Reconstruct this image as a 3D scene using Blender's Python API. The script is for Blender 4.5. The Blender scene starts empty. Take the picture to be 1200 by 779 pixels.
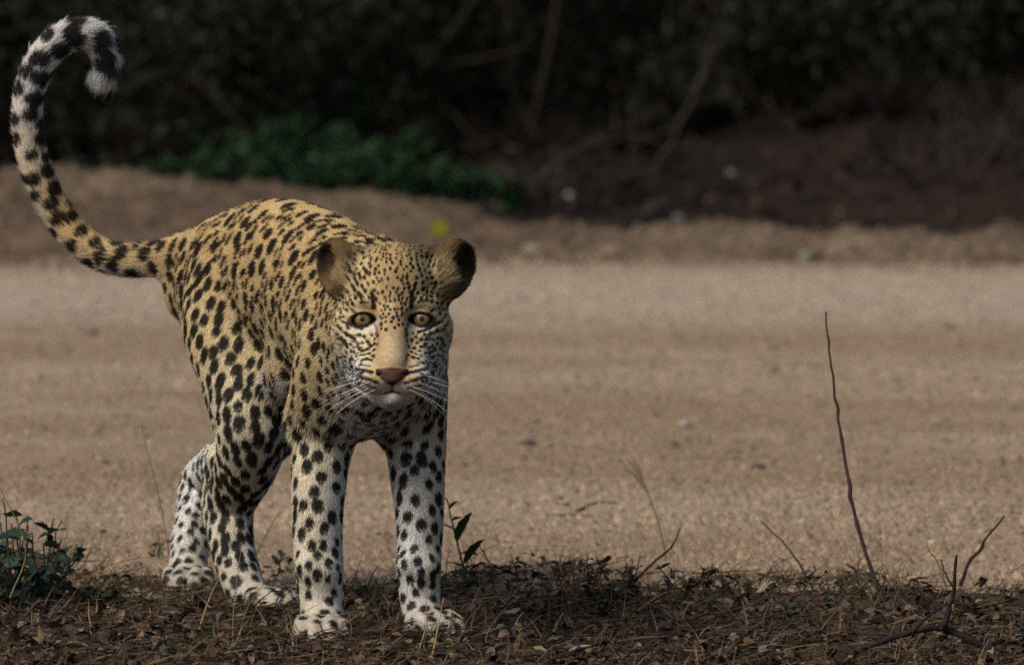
import bpy, math, random, time
import numpy as np
from mathutils import Vector, Matrix
from mathutils.kdtree import KDTree

T0 = time.time()
SC = bpy.context.scene
COL = SC.collection
# ------------------------------------------------------------------ camera
FPX, DCAM, HCAM = 14220.0, 18.0, 1.8          # focal length in photo pixels, metres to the front paws, lens height
PITCH = math.atan(HCAM / DCAM) - math.atan((750 - 389.5) / FPX)
cam_d = bpy.data.cameras.new('camera')
cam = bpy.data.objects.new('camera', cam_d); COL.objects.link(cam)
cam.location = (0, -DCAM, HCAM)
cam.rotation_euler = (math.pi / 2 - PITCH, 0, 0)
cam_d.sensor_width = 36.0
cam_d.lens = 36.0 * FPX / 1200.0
cam_d.clip_start, cam_d.clip_end = 0.5, 3000.0
cam_d.dof.use_dof = True
cam_d.dof.focus_distance = 17.95
cam_d.dof.aperture_fstop = cam_d.lens / 54.0   # 54 mm wide aperture
SC.camera = cam
# ------------------------------------------------------------------ sky and sun (soft, thin overcast, light from the left)
SUN_EL, SUN_AZ = math.radians(45), math.radians(-130)   # azimuth from +Y, clockwise
world = bpy.data.worlds.new('World'); SC.world = world; world.use_nodes = True
wn = world.node_tree; wn.nodes.clear()
sky = wn.nodes.new('ShaderNodeTexSky'); sky.sky_type = 'NISHITA'; sky.sun_disc = False
sky.sun_elevation = SUN_EL; sky.sun_rotation = SUN_AZ
sky.air_density = 1.0; sky.dust_density = 3.0; sky.ozone_density = 1.0
bgn = wn.nodes.new('ShaderNodeBackground'); bgn.inputs['Strength'].default_value = 0.085
won = wn.nodes.new('ShaderNodeOutputWorld')
wn.links.new(sky.outputs[0], bgn.inputs[0]); wn.links.new(bgn.outputs[0], won.inputs[0])
sun_d = bpy.data.lights.new('sun', 'SUN'); sun_d.energy = 2.4; sun_d.angle = math.radians(26); sun_d.color = (1.0, 0.95, 0.87)
sun = bpy.data.objects.new('sun', sun_d); COL.objects.link(sun)
sdir = Vector((math.sin(SUN_AZ) * math.cos(SUN_EL), math.cos(SUN_AZ) * math.cos(SUN_EL), math.sin(SUN_EL)))
sun.rotation_euler = sdir.to_track_quat('Z', 'Y').to_euler()
sun.location = (-10, -4, 10)
SC.view_settings.view_transform = 'Standard'; SC.view_settings.look = 'None'
SC.view_settings.gamma = 1.0; SC.view_settings.use_curve_mapping = False
SC.view_settings.exposure = 0.02
SC.render.engine = 'CYCLES'
SC.cycles.use_denoising = False; SC.cycles.filter_width = 1.6
SC.cycles.max_bounces = 6; SC.cycles.diffuse_bounces = 3; SC.cycles.transparent_max_bounces = 6
SC.cycles_curves.shape = 'RIBBONS'; SC.cycles_curves.subdivisions = 1

# ------------------------------------------------------------------ helpers
cp, sp_ = math.cos(PITCH), math.sin(PITCH)
CAMF = np.array([0, cp, -sp_]); CAMU = np.array([0, sp_, cp]); CAMX = np.array([1.0, 0, 0])
CAMP = np.array([0, -DCAM, HCAM])
def P(px, py, y=0.0):
    """photo pixel -> world point on the upright plane at depth y"""
    d = CAMF + CAMX * ((px - 600) / FPX) + CAMU * ((389.5 - py) / FPX)
    return CAMP + d * ((y + DCAM) / d[1])
def G(px, py, z=0.0):
    """photo pixel -> world point at height z"""
    d = CAMF + CAMX * ((px - 600) / FPX) + CAMU * ((389.5 - py) / FPX)
    return CAMP + d * ((z - HCAM) / d[2])
def smooth(a, b, x):
    t = np.clip((x - a) / (b - a), 0, 1); return t * t * (3 - 2 * t)
def hash3(ix, iy, iz, s):
    h = (ix.astype(np.int64) * 374761393 + iy.astype(np.int64) * 668265263 + iz.astype(np.int64) * 2147483647 + s * 1274126177) & 0xffffffff
    h = ((h ^ (h >> 13)) * 1274126177) & 0xffffffff
    h = ((h ^ (h >> 16)) * 2246822519) & 0xffffffff
    return ((h ^ (h >> 15)) & 0xffff).astype(np.float32) / 65535.0
def vnoise(p, scale, seed=0):
    """value noise in -1..1 at points p (n,3)"""
    q = np.asarray(p, dtype=np.float32) * scale
    i = np.floor(q).astype(np.int32); f = q - i; f = f * f * (3 - 2 * f)
    r = 0
    for dx in (0, 1):
        wx = f[:, 0] if dx else 1 - f[:, 0]
        for dy in (0, 1):
            wy = f[:, 1] if dy else 1 - f[:, 1]
            for dz in (0, 1):
                wz = f[:, 2] if dz else 1 - f[:, 2]
                r = r + wx * wy * wz * hash3(i[:, 0] + dx, i[:, 1] + dy, i[:, 2] + dz, seed)
    return r * 2 - 1
def norm(v):
    return v / np.maximum(np.linalg.norm(v, axis=-1, keepdims=True), 1e-9)
def new_mesh(name, verts, faces, mat=None, parent=None, smooth_shade=True, cols=None):
    """verts (n,3), faces list or (m,k) array -> linked mesh object"""
    me = bpy.data.meshes.new(name)
    verts = np.asarray(verts, dtype=np.float32)
    if isinstance(faces, np.ndarray):
        k = faces.shape[1]; m = len(faces)
        me.vertices.add(len(verts)); me.vertices.foreach_set('co', verts.ravel())
        me.loops.add(m * k); me.loops.foreach_set('vertex_index', faces.astype(np.int32).ravel())
        me.polygons.add(m); me.polygons.foreach_set('loop_start', np.arange(0, m * k, k, dtype=np.int32))
        me.update(calc_edges=True)
    else:
        me.from_pydata(verts.tolist(), [], faces); me.update()
    me.polygons.foreach_set('use_smooth', np.full(len(me.polygons), smooth_shade))
    if cols is not None:
        a = me.color_attributes.new('col', 'FLOAT_COLOR', 'POINT')
        c = np.ones((len(verts), 4), dtype=np.float32); c[:, :3] = cols; a.data.foreach_set('color', c.ravel())
    if mat: me.materials.append(mat)
    o = bpy.data.objects.new(name, me); COL.objects.link(o)
    if parent: o.parent = parent
    return o
def tag(o, label=None, cat=None, group=None, kind=None):
    for k, v in (('label', label), ('category', cat), ('group', group), ('kind', kind)):
        if v: o[k] = v
    return o
def lin(r, g, b):
    f = lambda c: (c / 255 / 12.92) if c / 255 <= 0.04045 else ((c / 255 + 0.055) / 1.055) ** 2.4
    return np.array([f(r), f(g), f(b)])
def nodes(name):
    m = bpy.data.materials.new(name); m.use_nodes = True
    nt = m.node_tree; b = nt.nodes['Principled BSDF']
    return m, nt, b
def attr_mat(name, rough=0.8, spec=0.2, noise=None, bump=None, attr='col', trans=0.0):
    """procedural material: colour attribute broken up by noise, plus noise bump"""
    m, nt, b = nodes(name); N, L = nt.nodes, nt.links
    a = N.new('ShaderNodeAttribute'); a.attribute_name = attr
    src = a.outputs['Color']
    if noise:
        t = N.new('ShaderNodeTexNoise'); t.inputs['Scale'].default_value = noise[0]; t.inputs['Detail'].default_value = 5
        mr = N.new('ShaderNodeMapRange'); mr.inputs[1].default_value = 0.25; mr.inputs[2].default_value = 0.75
        mr.inputs[3].default_value = 1 - noise[1]; mr.inputs[4].default_value = 1 + noise[1]
        geo = N.new('ShaderNodeTexCoord'); L.new(geo.outputs['Object'], t.inputs['Vector'])
        L.new(t.outputs[0], mr.inputs[0])
        mx = N.new('ShaderNodeVectorMath'); mx.operation = 'SCALE'
        L.new(src, mx.inputs[0]); L.new(mr.outputs[0], mx.inputs['Scale']); src = mx.outputs[0]
    L.new(src, b.inputs['Base Color'])
    if bump:
        t2 = N.new('ShaderNodeTexNoise'); t2.inputs['Scale'].default_value = bump[0]; t2.inputs['Detail'].default_value = 6
        geo = N.new('ShaderNodeTexCoord'); L.new(geo.outputs['Object'], t2.inputs['Vector'])
        bp = N.new('ShaderNodeBump'); bp.inputs['Strength'].default_value = bump[1]; bp.inputs['Distance'].default_value = bump[2]
        L.new(t2.outputs[0], bp.inputs['Height']); L.new(bp.outputs[0], b.inputs['Normal'])
    b.inputs['Roughness'].default_value = rough; b.inputs['Specular IOR Level'].default_value = spec
    if trans:
        tr = N.new('ShaderNodeBsdfTranslucent'); L.new(src, tr.inputs[0])
        ms = N.new('ShaderNodeMixShader'); ms.inputs[0].default_value = trans
        L.new(b.outputs[0], ms.inputs[1]); L.new(tr.outputs[0], ms.inputs[2])
        L.new(ms.outputs[0], N['Material Output'].inputs[0])
    return m
def empty(name, loc):
    o = bpy.data.objects.new(name, None); COL.objects.link(o); o.location = loc; o.empty_display_size = 0.05
    return o
# ================================================================== the ground: verge, road, berm, thicket floor
def fbm2(x, y, sc, seed, oct=3):
    p = np.stack([x, y, np.zeros_like(x)], -1).reshape(-1, 3); r = 0; a = 1.0; s = sc
    for o in range(oct):
        r = r + a * vnoise(p, s, seed + o); a *= .5; s *= 2.07
    return r.reshape(x.shape)
CREST_PX = [(-900, 196), (-300, 190), (0, 191), (60, 189), (120, 193), (200, 197), (300, 208), (400, 220), (500, 232), (560, 240), (620, 246), (700, 257), (800, 266), (900, 275), (1000, 286), (1100, 292), (1200, 295), (1500, 296), (2200, 296)]
_cx, _cy, _cz = [], [], []
for u_, v_ in CREST_PX:
    yc = 9.55 - .75 * min(max(u_ / 1200, -.2), 1.3)
    q = P(u_, v_, yc); _cx.append(q[0]); _cy.append(yc); _cz.append(max(q[2] - .03, .010))
def verge_edge(x): return .78 + .10 * smooth(-.35, -.75, x) * 2.2 + .09 * np.sin(x * 6.1 + .6) + .05 * np.sin(x * 15 + 1)
def ground_h(x, y):
    """terrain height without the road sheet"""
    e = verge_edge(x) + .10 * fbm2(x, y, 7, 40, 3)
    z = -.022 + .024 * smooth(e + .09, e - .14, y)
    z = z + smooth(e + .2, e - .1, y) * (.005 * fbm2(x, y, 5, 51, 2) + .005 * fbm2(x, y, 28, 52, 2)) + .022 * smooth(e + .05, e - .05, y) * smooth(e - .40, e - .12, y) * smooth(-.3, .4, fbm2(x, y, 4, 57, 2))
    cy = np.interp(x, _cx, _cy); cz = np.interp(x, _cx, _cz)
    t = (y - cy)
    rise = smooth(-1.15, -.05, t) * (cz + .022)
    back = smooth(0, .8, t) * (-(cz) * .7 - .02)
    lump = fbm2(x, y, 9, 60, 3) * .022 * smooth(-1.2, -.8, t) * smooth(1.2, .3, t) + fbm2(x, y, 45, 64, 2) * .007 * smooth(-1.3, -.9, t) * smooth(1.5, .5, t)
    z = z + rise + back + lump
    far = smooth(.7, 6.0, t) * (.14 + .10 * smooth(.2, 1.8, x)) + .05 * fbm2(x, y, 1.7, 70, 3) * smooth(.6, 2.0, t)
    z = z + far
    bank = .10 * smooth(.15, 1.5, t) * smooth(.30, .9, x)          # earth bank on the right
    return z + bank
def spaced(lo, hi, fine_lo, fine_hi, step, grow=1.22, mx=40):
    a = list(np.arange(fine_lo, fine_hi + step * .5, step)); s = step
    while a[-1] < hi: s = min(s * grow, mx); a.append(a[-1] + s)
    s = step; b_ = []
    c = fine_lo
    while c > lo: s = min(s * grow, mx); c -= s; b_.append(c)
    return np.array(b_[::-1] + a)
def sheet(name, xs, ys, zf, colf, mat):
    X, Y = np.meshgrid(xs, ys, indexing='ij'); Z = zf(X, Y)
    Vv = np.stack([X, Y, Z], -1).reshape(-1, 3); nx, ny = X.shape
    i = (np.arange(nx - 1)[:, None] * ny + np.arange(ny - 1)[None]).ravel()
    F = np.stack([i, i + ny, i + ny + 1, i + 1], 1)
    return new_mesh(name, Vv, F, mat, cols=colf(X, Y, Z).reshape(-1, 3))
def lerp(a, b, t): return a * (1 - t[..., None]) + b * t[..., None]
def road_h(x, y):
    z = .0026 * fbm2(x * .5, y, 26, 80, 3) + .0030 * fbm2(x, y, 62, 84, 2) + .003 * fbm2(x * .3, y, 3.1, 87, 2)
    z = z + .0012 * np.sin(y * 9 + 1.5 * fbm2(x * .2, y, 1.0, 88, 2)) * smooth(1.0, 2.2, y)
    z = z - .014 * np.exp(-((y - 6.9) / .55) ** 2) - .010 * np.exp(-((y - 2.9) / .5) ** 2)
    return z - .035 * smooth(8.2, 9.0, y) * 1.0 - .02 * smooth(.75, .45, y)
def road_c(x, y, z):
    dk = np.array([.77, .79, .82]); a = lin(186, 161, 132) * dk; b2 = lin(170, 144, 116) * dk; pale = lin(196, 176, 152) * dk * 1.05
    c = lerp(a + 0 * x[..., None], b2, smooth(-.4, .6, fbm2(x * .22, y, 2.0, 90, 4)))
    c = lerp(c, pale, .75 * np.exp(-((y - 7.2 + .12 * fbm2(x, y, .8, 95, 2)) / .75) ** 2))
    c = lerp(c, lin(158, 131, 106) * dk, .35 * np.exp(-((y - 5.7 + .1 * fbm2(x, y, .9, 96, 2)) / .28) ** 2) * smooth(-.5, .4, fbm2(x * .3, y, 2, 97, 2)))
    c = lerp(c, lin(184, 156, 127) * dk, .6 * smooth(2.4, 1.0, y))
    return c * (1 + .10 * fbm2(x * .5, y, 30, 98, 2))[..., None]
def ground_c(x, y, z):
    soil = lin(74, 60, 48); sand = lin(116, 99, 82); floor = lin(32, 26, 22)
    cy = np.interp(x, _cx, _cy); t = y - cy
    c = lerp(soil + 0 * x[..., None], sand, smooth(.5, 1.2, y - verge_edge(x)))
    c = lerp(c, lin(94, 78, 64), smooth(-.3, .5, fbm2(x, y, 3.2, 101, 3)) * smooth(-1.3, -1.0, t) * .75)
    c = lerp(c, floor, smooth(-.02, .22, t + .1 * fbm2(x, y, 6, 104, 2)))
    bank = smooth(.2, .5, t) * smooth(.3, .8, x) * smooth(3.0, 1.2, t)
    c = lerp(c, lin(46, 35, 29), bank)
    return c * (1 + .22 * fbm2(x, y, 14, 107, 3))[..., None]
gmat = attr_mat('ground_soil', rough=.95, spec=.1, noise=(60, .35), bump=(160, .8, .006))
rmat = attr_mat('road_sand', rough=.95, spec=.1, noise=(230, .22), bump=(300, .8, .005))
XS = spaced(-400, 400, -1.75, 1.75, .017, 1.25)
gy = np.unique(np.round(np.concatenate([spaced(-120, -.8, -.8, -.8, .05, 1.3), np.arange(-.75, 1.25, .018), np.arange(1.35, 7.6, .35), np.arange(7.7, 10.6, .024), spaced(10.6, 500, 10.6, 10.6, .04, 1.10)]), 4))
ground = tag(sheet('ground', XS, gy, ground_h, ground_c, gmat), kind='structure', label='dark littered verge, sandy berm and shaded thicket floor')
road = tag(sheet('road', XS, np.arange(.40, 9.0, .0165), road_h, road_c, rmat), kind='structure', label='pale graded sand road with wheel marks')
def ground_at(x, y):
    a_ = np.array([[x]], float); b_ = np.array([[y]], float)
    g = float(ground_h(a_, b_)[0, 0])
    return max(g, float(road_h(a_, b_)[0, 0])) if .4 < y < 9 else g
def ground_arr(x, y):
    g = ground_h(x[None], y[None])[0]; r = road_h(x[None], y[None])[0]
    return np.where((y > .4) & (y < 9), np.maximum(g, r), g)
def GG(px_, py_):
    """photo pixel -> point on the terrain (marching from near to far)"""
    d = CAMF + CAMX * ((px_ - 600) / FPX) + CAMU * ((389.5 - py_) / FPX)
    ts = np.linspace(17.0, 42, 1600) / d[1]
    q = CAMP + ts[:, None] * d; g = ground_arr(q[:, 0], q[:, 1]); below = np.nonzero(q[:, 2] <= g)[0]
    return q[below[0]] if len(below) else q[-1]
# ================================================================== the leopard
# An implicit surface (smooth union of tapered capsules and ellipsoids) is polygonised, then fur is grown on it.
PRIMS = []      # (kind, params, region, op, k, bbox)
def catmull(pts, n):
    pts = np.asarray(pts, float); m = len(pts)
    if m == 2: 
        t = np.linspace(0, 1, n + 1)[:, None]; return pts[0] * (1 - t) + pts[1] * t
    e = np.vstack([2 * pts[0] - pts[1], pts, 2 * pts[-1] - pts[-2]])
    out = []
    per = max(1, n // (m - 1))
    for i in range(m - 1):
        p0, p1, p2, p3 = e[i:i + 4]
        for t in np.linspace(0, 1, per, endpoint=False):
            out.append(0.5 * (2 * p1 + (p2 - p0) * t + (2 * p0 - 5 * p1 + 4 * p2 - p3) * t * t + (3 * p1 - p0 - 3 * p2 + p3) * t ** 3))
    out.append(pts[-1]); return np.array(out)
def chain(region, pts, k=0.03, n=12, L=(1, 0, 0), op='u'):
    """pts rows: x y z radius [width ratio along L]; one primitive made of several tapered capsules"""
    q = np.array([list(p) + [1.0] * (5 - len(p)) for p in pts], float)
    q = catmull(q, n)
    rmax = (q[:, 3] * np.maximum(q[:, 4], 1)).max()
    lo = q[:, :3].min(0) - rmax; hi = q[:, :3].max(0) + rmax
    PRIMS.append(dict(t='chain', q=q.astype(np.float32), L=np.array(L, np.float32), reg=region, op=op, k=k, lo=lo, hi=hi))
def ell(region, c, r, k=0.02, M=None, op='u'):
    c = np.array(c, float); r = np.array(r, float)
    M = np.eye(3) if M is None else np.array(M)       # rows = local axes
    ext = np.abs(M.T) @ r
    PRIMS.append(dict(t='ell', c=c.astype(np.float32), r=r.astype(np.float32), M=M.astype(np.float32), reg=region, op=op, k=k, lo=c - ext, hi=c + ext))
def d_prim(pr, p):
    if pr['t'] == 'ell':
        q = (p - pr['c']) @ pr['M'].T / pr['r']
        n = np.sqrt((q * q).sum(1)); g = np.sqrt(((q / pr['r']) ** 2).sum(1))
        return np.where(n < 1e-4, -pr['r'].min(), n * (n - 1) / np.maximum(g, 1e-6))
    d = None; q = pr['q']; L = pr['L']
    for i in range(len(q) - 1):
        A, B = q[i, :3], q[i + 1, :3]; s0, s1 = q[i, 4], q[i + 1, 4]
        s = 0.5 * (s0 + s1); ab = B - A
        pa = p - A
        if abs(s - 1) > 1e-3:
            f = np.float32(1 / s - 1)
            pa = pa + (pa @ L)[:, None] * L * f; ab = ab + (ab @ L) * L * f
        h = np.clip((pa @ ab) / max(float(ab @ ab), 1e-12), 0, 1)
        e = pa - h[:, None] * ab
        di = np.sqrt((e * e).sum(1)) - (q[i, 3] + h * (q[i + 1, 3] - q[i, 3]))
        if s < 1: di = di * max(s, 0.5)
        d = di if d is None else np.minimum(d, di)
    return d
BAND = 0.06
def sdf(p, prims=None):
    p = np.asarray(p, np.float32)
    d = np.full(len(p), 0.3, np.float32)
    for pr in (prims or PRIMS):
        mrg = BAND if pr['op'] == 'u' else pr['k'] + 0.004
        idx = np.nonzero(((p > pr['lo'] - mrg) & (p < pr['hi'] + mrg)).all(1))[0]
        if not len(idx): continue
        e = d_prim(pr, p[idx]); c = d[idx]; k = pr['k']
        if pr['op'] == 'u':
            h = np.maximum(k - np.abs(c - e), 0) / k
            d[idx] = np.minimum(c, e) - h * h * k * 0.25
        else:
            e = -e
            h = np.maximum(k - np.abs(c - e), 0) / k
            d[idx] = np.maximum(c, e) + h * h * k * 0.25
    return d
# ---- body frame: the animal walks towards the camera, slightly to the right; LAT points to its own right
HEAD_DIR = norm(np.array([0.29, -0.69, 0.0])); LAT = np.array([-0.92, -0.39, 0.0]); LAT /= np.linalg.norm(LAT)
def torso_st(x, y, zt, zb, a):
    b = (zt - zb) / 2; return (x, y, (zt + zb) / 2, b, a / b)
chain('torso', [torso_st(-.500, .73, .525, .42, .036), torso_st(-.455, .66, .580, .39, .054), torso_st(-.400, .54, .614, .380, .074),
                torso_st(-.35, .42, .630, .388, .078), torso_st(-.30, .30, .626, .380, .086), torso_st(-.258, .16, .608, .358, .088),
                torso_st(-.230, .04, .575, .340, .084), torso_st(-.215, -.05, .540, .345, .076), torso_st(-.205, -.10, .515, .365, .066)],
      k=0.03, n=24, L=LAT)
def px(x, y, d, r, s=1.0):
    q = P(x, y, d); return (q[0], q[1], q[2], r, s)
# neck
chain('neck', [px(432, 345, .02, .078, .95), px(442, 362, -.10, .074, 1.0), px(455, 380, -.21, .072, 1.02)], k=0.05, n=8)
chain('neck', [px(446, 420, .0, .082, 1.0), px(452, 415, -.11, .072, 1.05), px(458, 412, -.21, .055, 1.1)], k=0.05, n=8)
chain('neck', [px(440, 450, -.03, .056, 1.1), px(450, 446, -.10, .048, 1.15)], k=0.05, n=3)
# shoulders (blade + upper arm)
for s, ks in ((1, 'fr'), (-1, 'fl')):
    c = np.array([-.225, .045, 0]); o = .064 if s > 0 else .058
    a0 = c + LAT * s * .042 + [0, 0, .548]; a1 = c + LAT * s * o + np.array([.022, -.06, .42])
    a2 = c + LAT * s * (o + .004) + np.array([-.005, .02, .33])
    chain('torso', [(*a0, .038), (*((a0 + a1) / 2), .048), (*a1, .050), (*a2, .041)], k=0.028, n=9)
# front legs
chain('fr', [px(392, 440, .0, .056), px(383, 500, .03, .047), px(375, 545, .02, .0415), px(372, 610, .0, .0365), px(374, 665, -.012, .0345),
             px(377, 705, -.015, .033), px(378, 730, -.03, .031)], k=0.028, n=18)
chain('fl', [px(480, 450, .07, .056), px(487, 510, .085, .045), px(489, 555, .07, .040), px(492, 610, .05, .0345), px(491, 660, .035, .031),
             px(492, 700, .03, .030), px(497, 728, .02, .029)], k=0.028, n=18)
chain('fr', [px(392, 505, .085, .022), px(386, 530, .075, .024), px(378, 575, .045, .022)], k=0.03, n=5)
chain('fl', [px(478, 510, .145, .022), px(483, 535, .135, .024), px(488, 580, .10, .021)], k=0.03, n=5)
for rg_, a_, b_, d_ in (('fr', 372, 664, -.034), ('fl', 490, 660, .014)): chain(rg_, [px(a_ - 8, b_, d_, .016), px(a_ + 8, b_ + 4, d_, .016)], k=0.02, n=2)
chain('torso', [px(402, 482, -.02, .032), px(435, 478, .03, .034), px(466, 482, .06, .032)], k=0.03, n=6)       # flat brisket between the legs
# hind legs
chain('hr', [px(272, 322, .55, .066), px(272, 385, .49, .074), px(290, 450, .42, .064), px(297, 500, .38, .055), px(288, 545, .42, .047),
             px(270, 590, .475, .037), px(272, 640, .45, .0325), px(286, 687, .42, .0315), px(300, 712, .40, .031)], k=0.034, n=24)
chain('hr', [px(252, 340, .64, .043), px(264, 420, .58, .045), px(280, 500, .50, .037)], k=0.05, n=8)   # hamstrings
chain('hr', [px(258, 540, .50, .020), px(252, 575, .515, .020), px(255, 600, .505, .020)], k=0.03, n=6)  # heel tendon, point of hock
chain('hl', [px(325, 330, .56, .066), px(325, 400, .56, .064), px(322, 470, .55, .054), px(316, 505, .57, .046), px(280, 535, .68, .040),
             px(240, 560, .80, .034), px(228, 610, .77, .029), px(221, 655, .745, .030), px(220, 680, .73, .031)], k=0.05, n=24)
# belly fold between thigh and flank
chain('torso', [px(350, 430, .26, .040), px(334, 446, .37, .036), px(318, 478, .47, .032)], k=0.04, n=6)
# paws
def paw(region, cx, cy, y, ang, w=.036, zs=1.0):
    c = P(cx, cy, y); c[2] = 0.022
    f = np.array([math.sin(ang), -math.cos(ang), 0]); r = np.array([math.cos(ang), math.sin(ang), 0])
    M = np.array([r, f, [0, 0, 1]])
    ell(region, c, (w * .92, .044, .024), k=0.02, M=M)
    for i, (o, fw, rr) in enumerate(((-.029, .026, .0128), (-.0105, .040, .0138), (.0105, .040, .0138), (.029, .026, .0128))):
        t = c + r * o * (w / .036) + f * fw
        chain(region, [(*(t - f * .02 + [0, 0, .013]), rr * .9), (*(t + [0, 0, .004]), rr), (*(t + f * .012 + [0, 0, -.010]), rr * .9)], k=0.004, n=4)
paw('fr', 378, 742, -.060, 0.0, .037)
paw('fl', 506, 738, -.012, 0.75, .035)
paw('hr', 312, 716, .365, .55, .035)
paw('hl', 221, 688, .70, 0.0, .035)
# tail
TAIL = [(256, 296, .64, 0.0242), (212, 299, .73, 0.0242), (150, 305, .79, 0.0223), (104, 290, .82, 0.0216), (66, 248, .84, 0.0209), (40, 190, .85, 0.0205), (32, 130, .86, 0.0197),
        (44, 80, .87, 0.0197), (74, 46, .88, 0.0200), (105, 43, .89, 0.0209), (122, 64, .90, 0.0200), (120, 88, .905, 0.0149)]
chain('tail', [px(*t) for t in TAIL], k=0.035, n=44)
# ---- head: local centimetres, x to image right, y up, z towards the lens; origin between the eyes
HO = P(459.5, 373, -.36)
hz = norm(CAMP - HO); hx = norm(np.cross([0, 0, 1.0], hz)); hy = np.cross(hz, hx)
HM = np.array([hx, hy, hz])
CM = 0.01 * (DCAM - .36) / DCAM * 0.995
def H(x, y, z): return HO + (HM.T @ np.array([x, y, z])) * CM * 1.0
def hell(reg, c, r, k=1.0, op='u', rot=None):
    M = HM if rot is None else rot @ HM
    ell(reg, H(*c), np.array(r) * CM, k=k * CM, M=M, op=op)
def hchain(reg, pts, k=1.0, n=8, op='u'):
    chain(reg, [(*H(*p[:3]), p[3] * CM) for p in pts], k=k * CM, n=n, op=op)
def ry(a): c, s = math.cos(a), math.sin(a); return np.array([[c, 0, -s], [0, 1, 0], [s, 0, c]])
def rx(a): c, s = math.cos(a), math.sin(a); return np.array([[1, 0, 0], [0, c, s], [0, -s, c]])
def rz(a): c, s = math.cos(a), math.sin(a); return np.array([[c, s, 0], [-s, c, 0], [0, 0, 1]])
hell('head', (0, 4.2, -6.8), (6.6, 7.1, 7.6), 2.0)                       # braincase
hell('head', (0, 3.6, -2.6), (4.6, 4.2, 3.0), 2.5)                       # forehead
for s in (-1, 1):
    hell('head', (s * 5.1, -1.6, -4.6), (3.5, 4.6, 5.0), 2.5)            # cheek bone
    hell('head', (s * 4.3, -5.8, -4.2), (2.8, 3.4, 4.4), 2.2)            # jowl
    hell('head', (s * 3.9, 1.95, -1.2), (2.8, 1.3, 1.8), 1.4)             # brow
    hell('head', (s * 3.4, -4.4, -0.2), (2.6, 3.0, 3.0), 2.5)            # under the eye
    hell('head', (s * 3.2, -7.5, 2.8), (2.5, 2.7, 3.4), 2.0)             # muzzle side
hchain('head', [(0, 1.6, -1.2, 2.6), (0, -2.2, 1.9, 2.45), (0, -5.4, 4.7, 2.3), (0, -7.0, 6.3, 2.2)], 1.6, 9)   # bridge of the nose
for s in (-1, 1):
    hell('head', (s * 2.85, -9.15, 5.3), (2.95, 2.15, 2.8), 0.9, rot=rz(s * 0.2))          # whisker pads
    hchain('head', [(s * .6, -11.8, 3.6, 1.5), (s * 3.1, -10.3, -1.0, 1.9), (s * 4.2, -8.6, -5.0, 2.2)], 1.4, 6)   # lower jaw
hell('head', (0, -11.85, 4.5), (1.6, 1.15, 1.9), 0.7)                      # chin
for s in (-1, 1):                                                        # eye sockets, lids
    hell('head', (s * 4.45, -.15, 1.2), (2.1, 1.5, 1.5), 1.2, op='s')
    hell('head', (s * 4.45, 0, -1.55), (2.25, 2.1, 2.2), 0.8)
EYE = [(s * 4.45, -.08, -1.78) for s in (-1, 1)]; EYE_R = 1.98
for s in (-1, 1):                                                        # almond opening: inner corner lower
    hell('head', (s * 4.45, -.16, 0.2), (1.50, .90, 2.3), 0.12, op='s', rot=rz(-s * 0.13))
    hell('head', (s * 3.0, -.50, 0.4), (0.75, 0.34, 1.2), 0.25, op='s', rot=rz(-s * 0.6))  # tear corner
# nose pad, nostrils, lips
hell('head', (0, -8.15, 7.75), (2.35, .95, .95), 0.45)
hell('head', (0, -8.9, 8.0), (1.25, .9, .75), 0.4)
for s in (-1, 1):
    hchain('head', [(s * 1.0, -8.75, 8.95, .26), (s * 1.65, -8.35, 8.6, .36), (s * 2.0, -8.5, 8.0, .2)], 0.2, 4, op='s')
hchain('head', [(0, -9.6, 8.75, .14), (0, -10.8, 8.1, .17)], 0.25, 3, op='s')
for s in (-1, 1):
    hchain('head', [(0, -10.9, 8.2, .22), (s * 1.5, -11.35, 7.3, .22), (s * 3.2, -11.2, 5.2, .2), (s * 4.5, -10.2, 2.4, .16)], 0.3, 9, op='s')
# ears: rounded cups turned outwards
EARS = []
for s, c, yaw, roll, tilt in ((-1, (-8.15, 7.7, -7.0), -.92, .72, -.10), (1, (9.2, 7.7, -7.0), .85, -.78, -.10)):
    M = rz(roll) @ ry(yaw) ; M = rx(tilt) @ M
    R = M @ HM
    cc = np.array(c)
    ax = M            # rows: local axes in head coords
    EARS.append((cc, ax))
    hell('ear', cc, (3.55, 4.45, 2.6), 0.9, rot=M)
    base = cc + ax[1] * -3.4
    hchain('ear', [(*(base + ax[2] * -.4), 2.5), (*(base + np.array([-s * 2.0, -1.6, -.6])), 2.7)], 2.0, 3)
    hchain('ear', [(*(cc + ax[1] * 1.2 + ax[2] * -.6), 1.5), (s * 5.6, 9.0, -7.2, 1.6), (s * 4.2, 8.6, -6.8, 1.9)], 1.8, 4)
    ci = cc + ax[2] * 2.0 + ax[1] * -.25
    hell('ear', ci, (3.0, 3.9, 2.9), 0.25, rot=M, op='s')
    hell('ear', cc + ax[1] * -2.6 + ax[2] * .6, (1.3, 1.9, 1.6), 0.5, rot=M, op='s')

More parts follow.
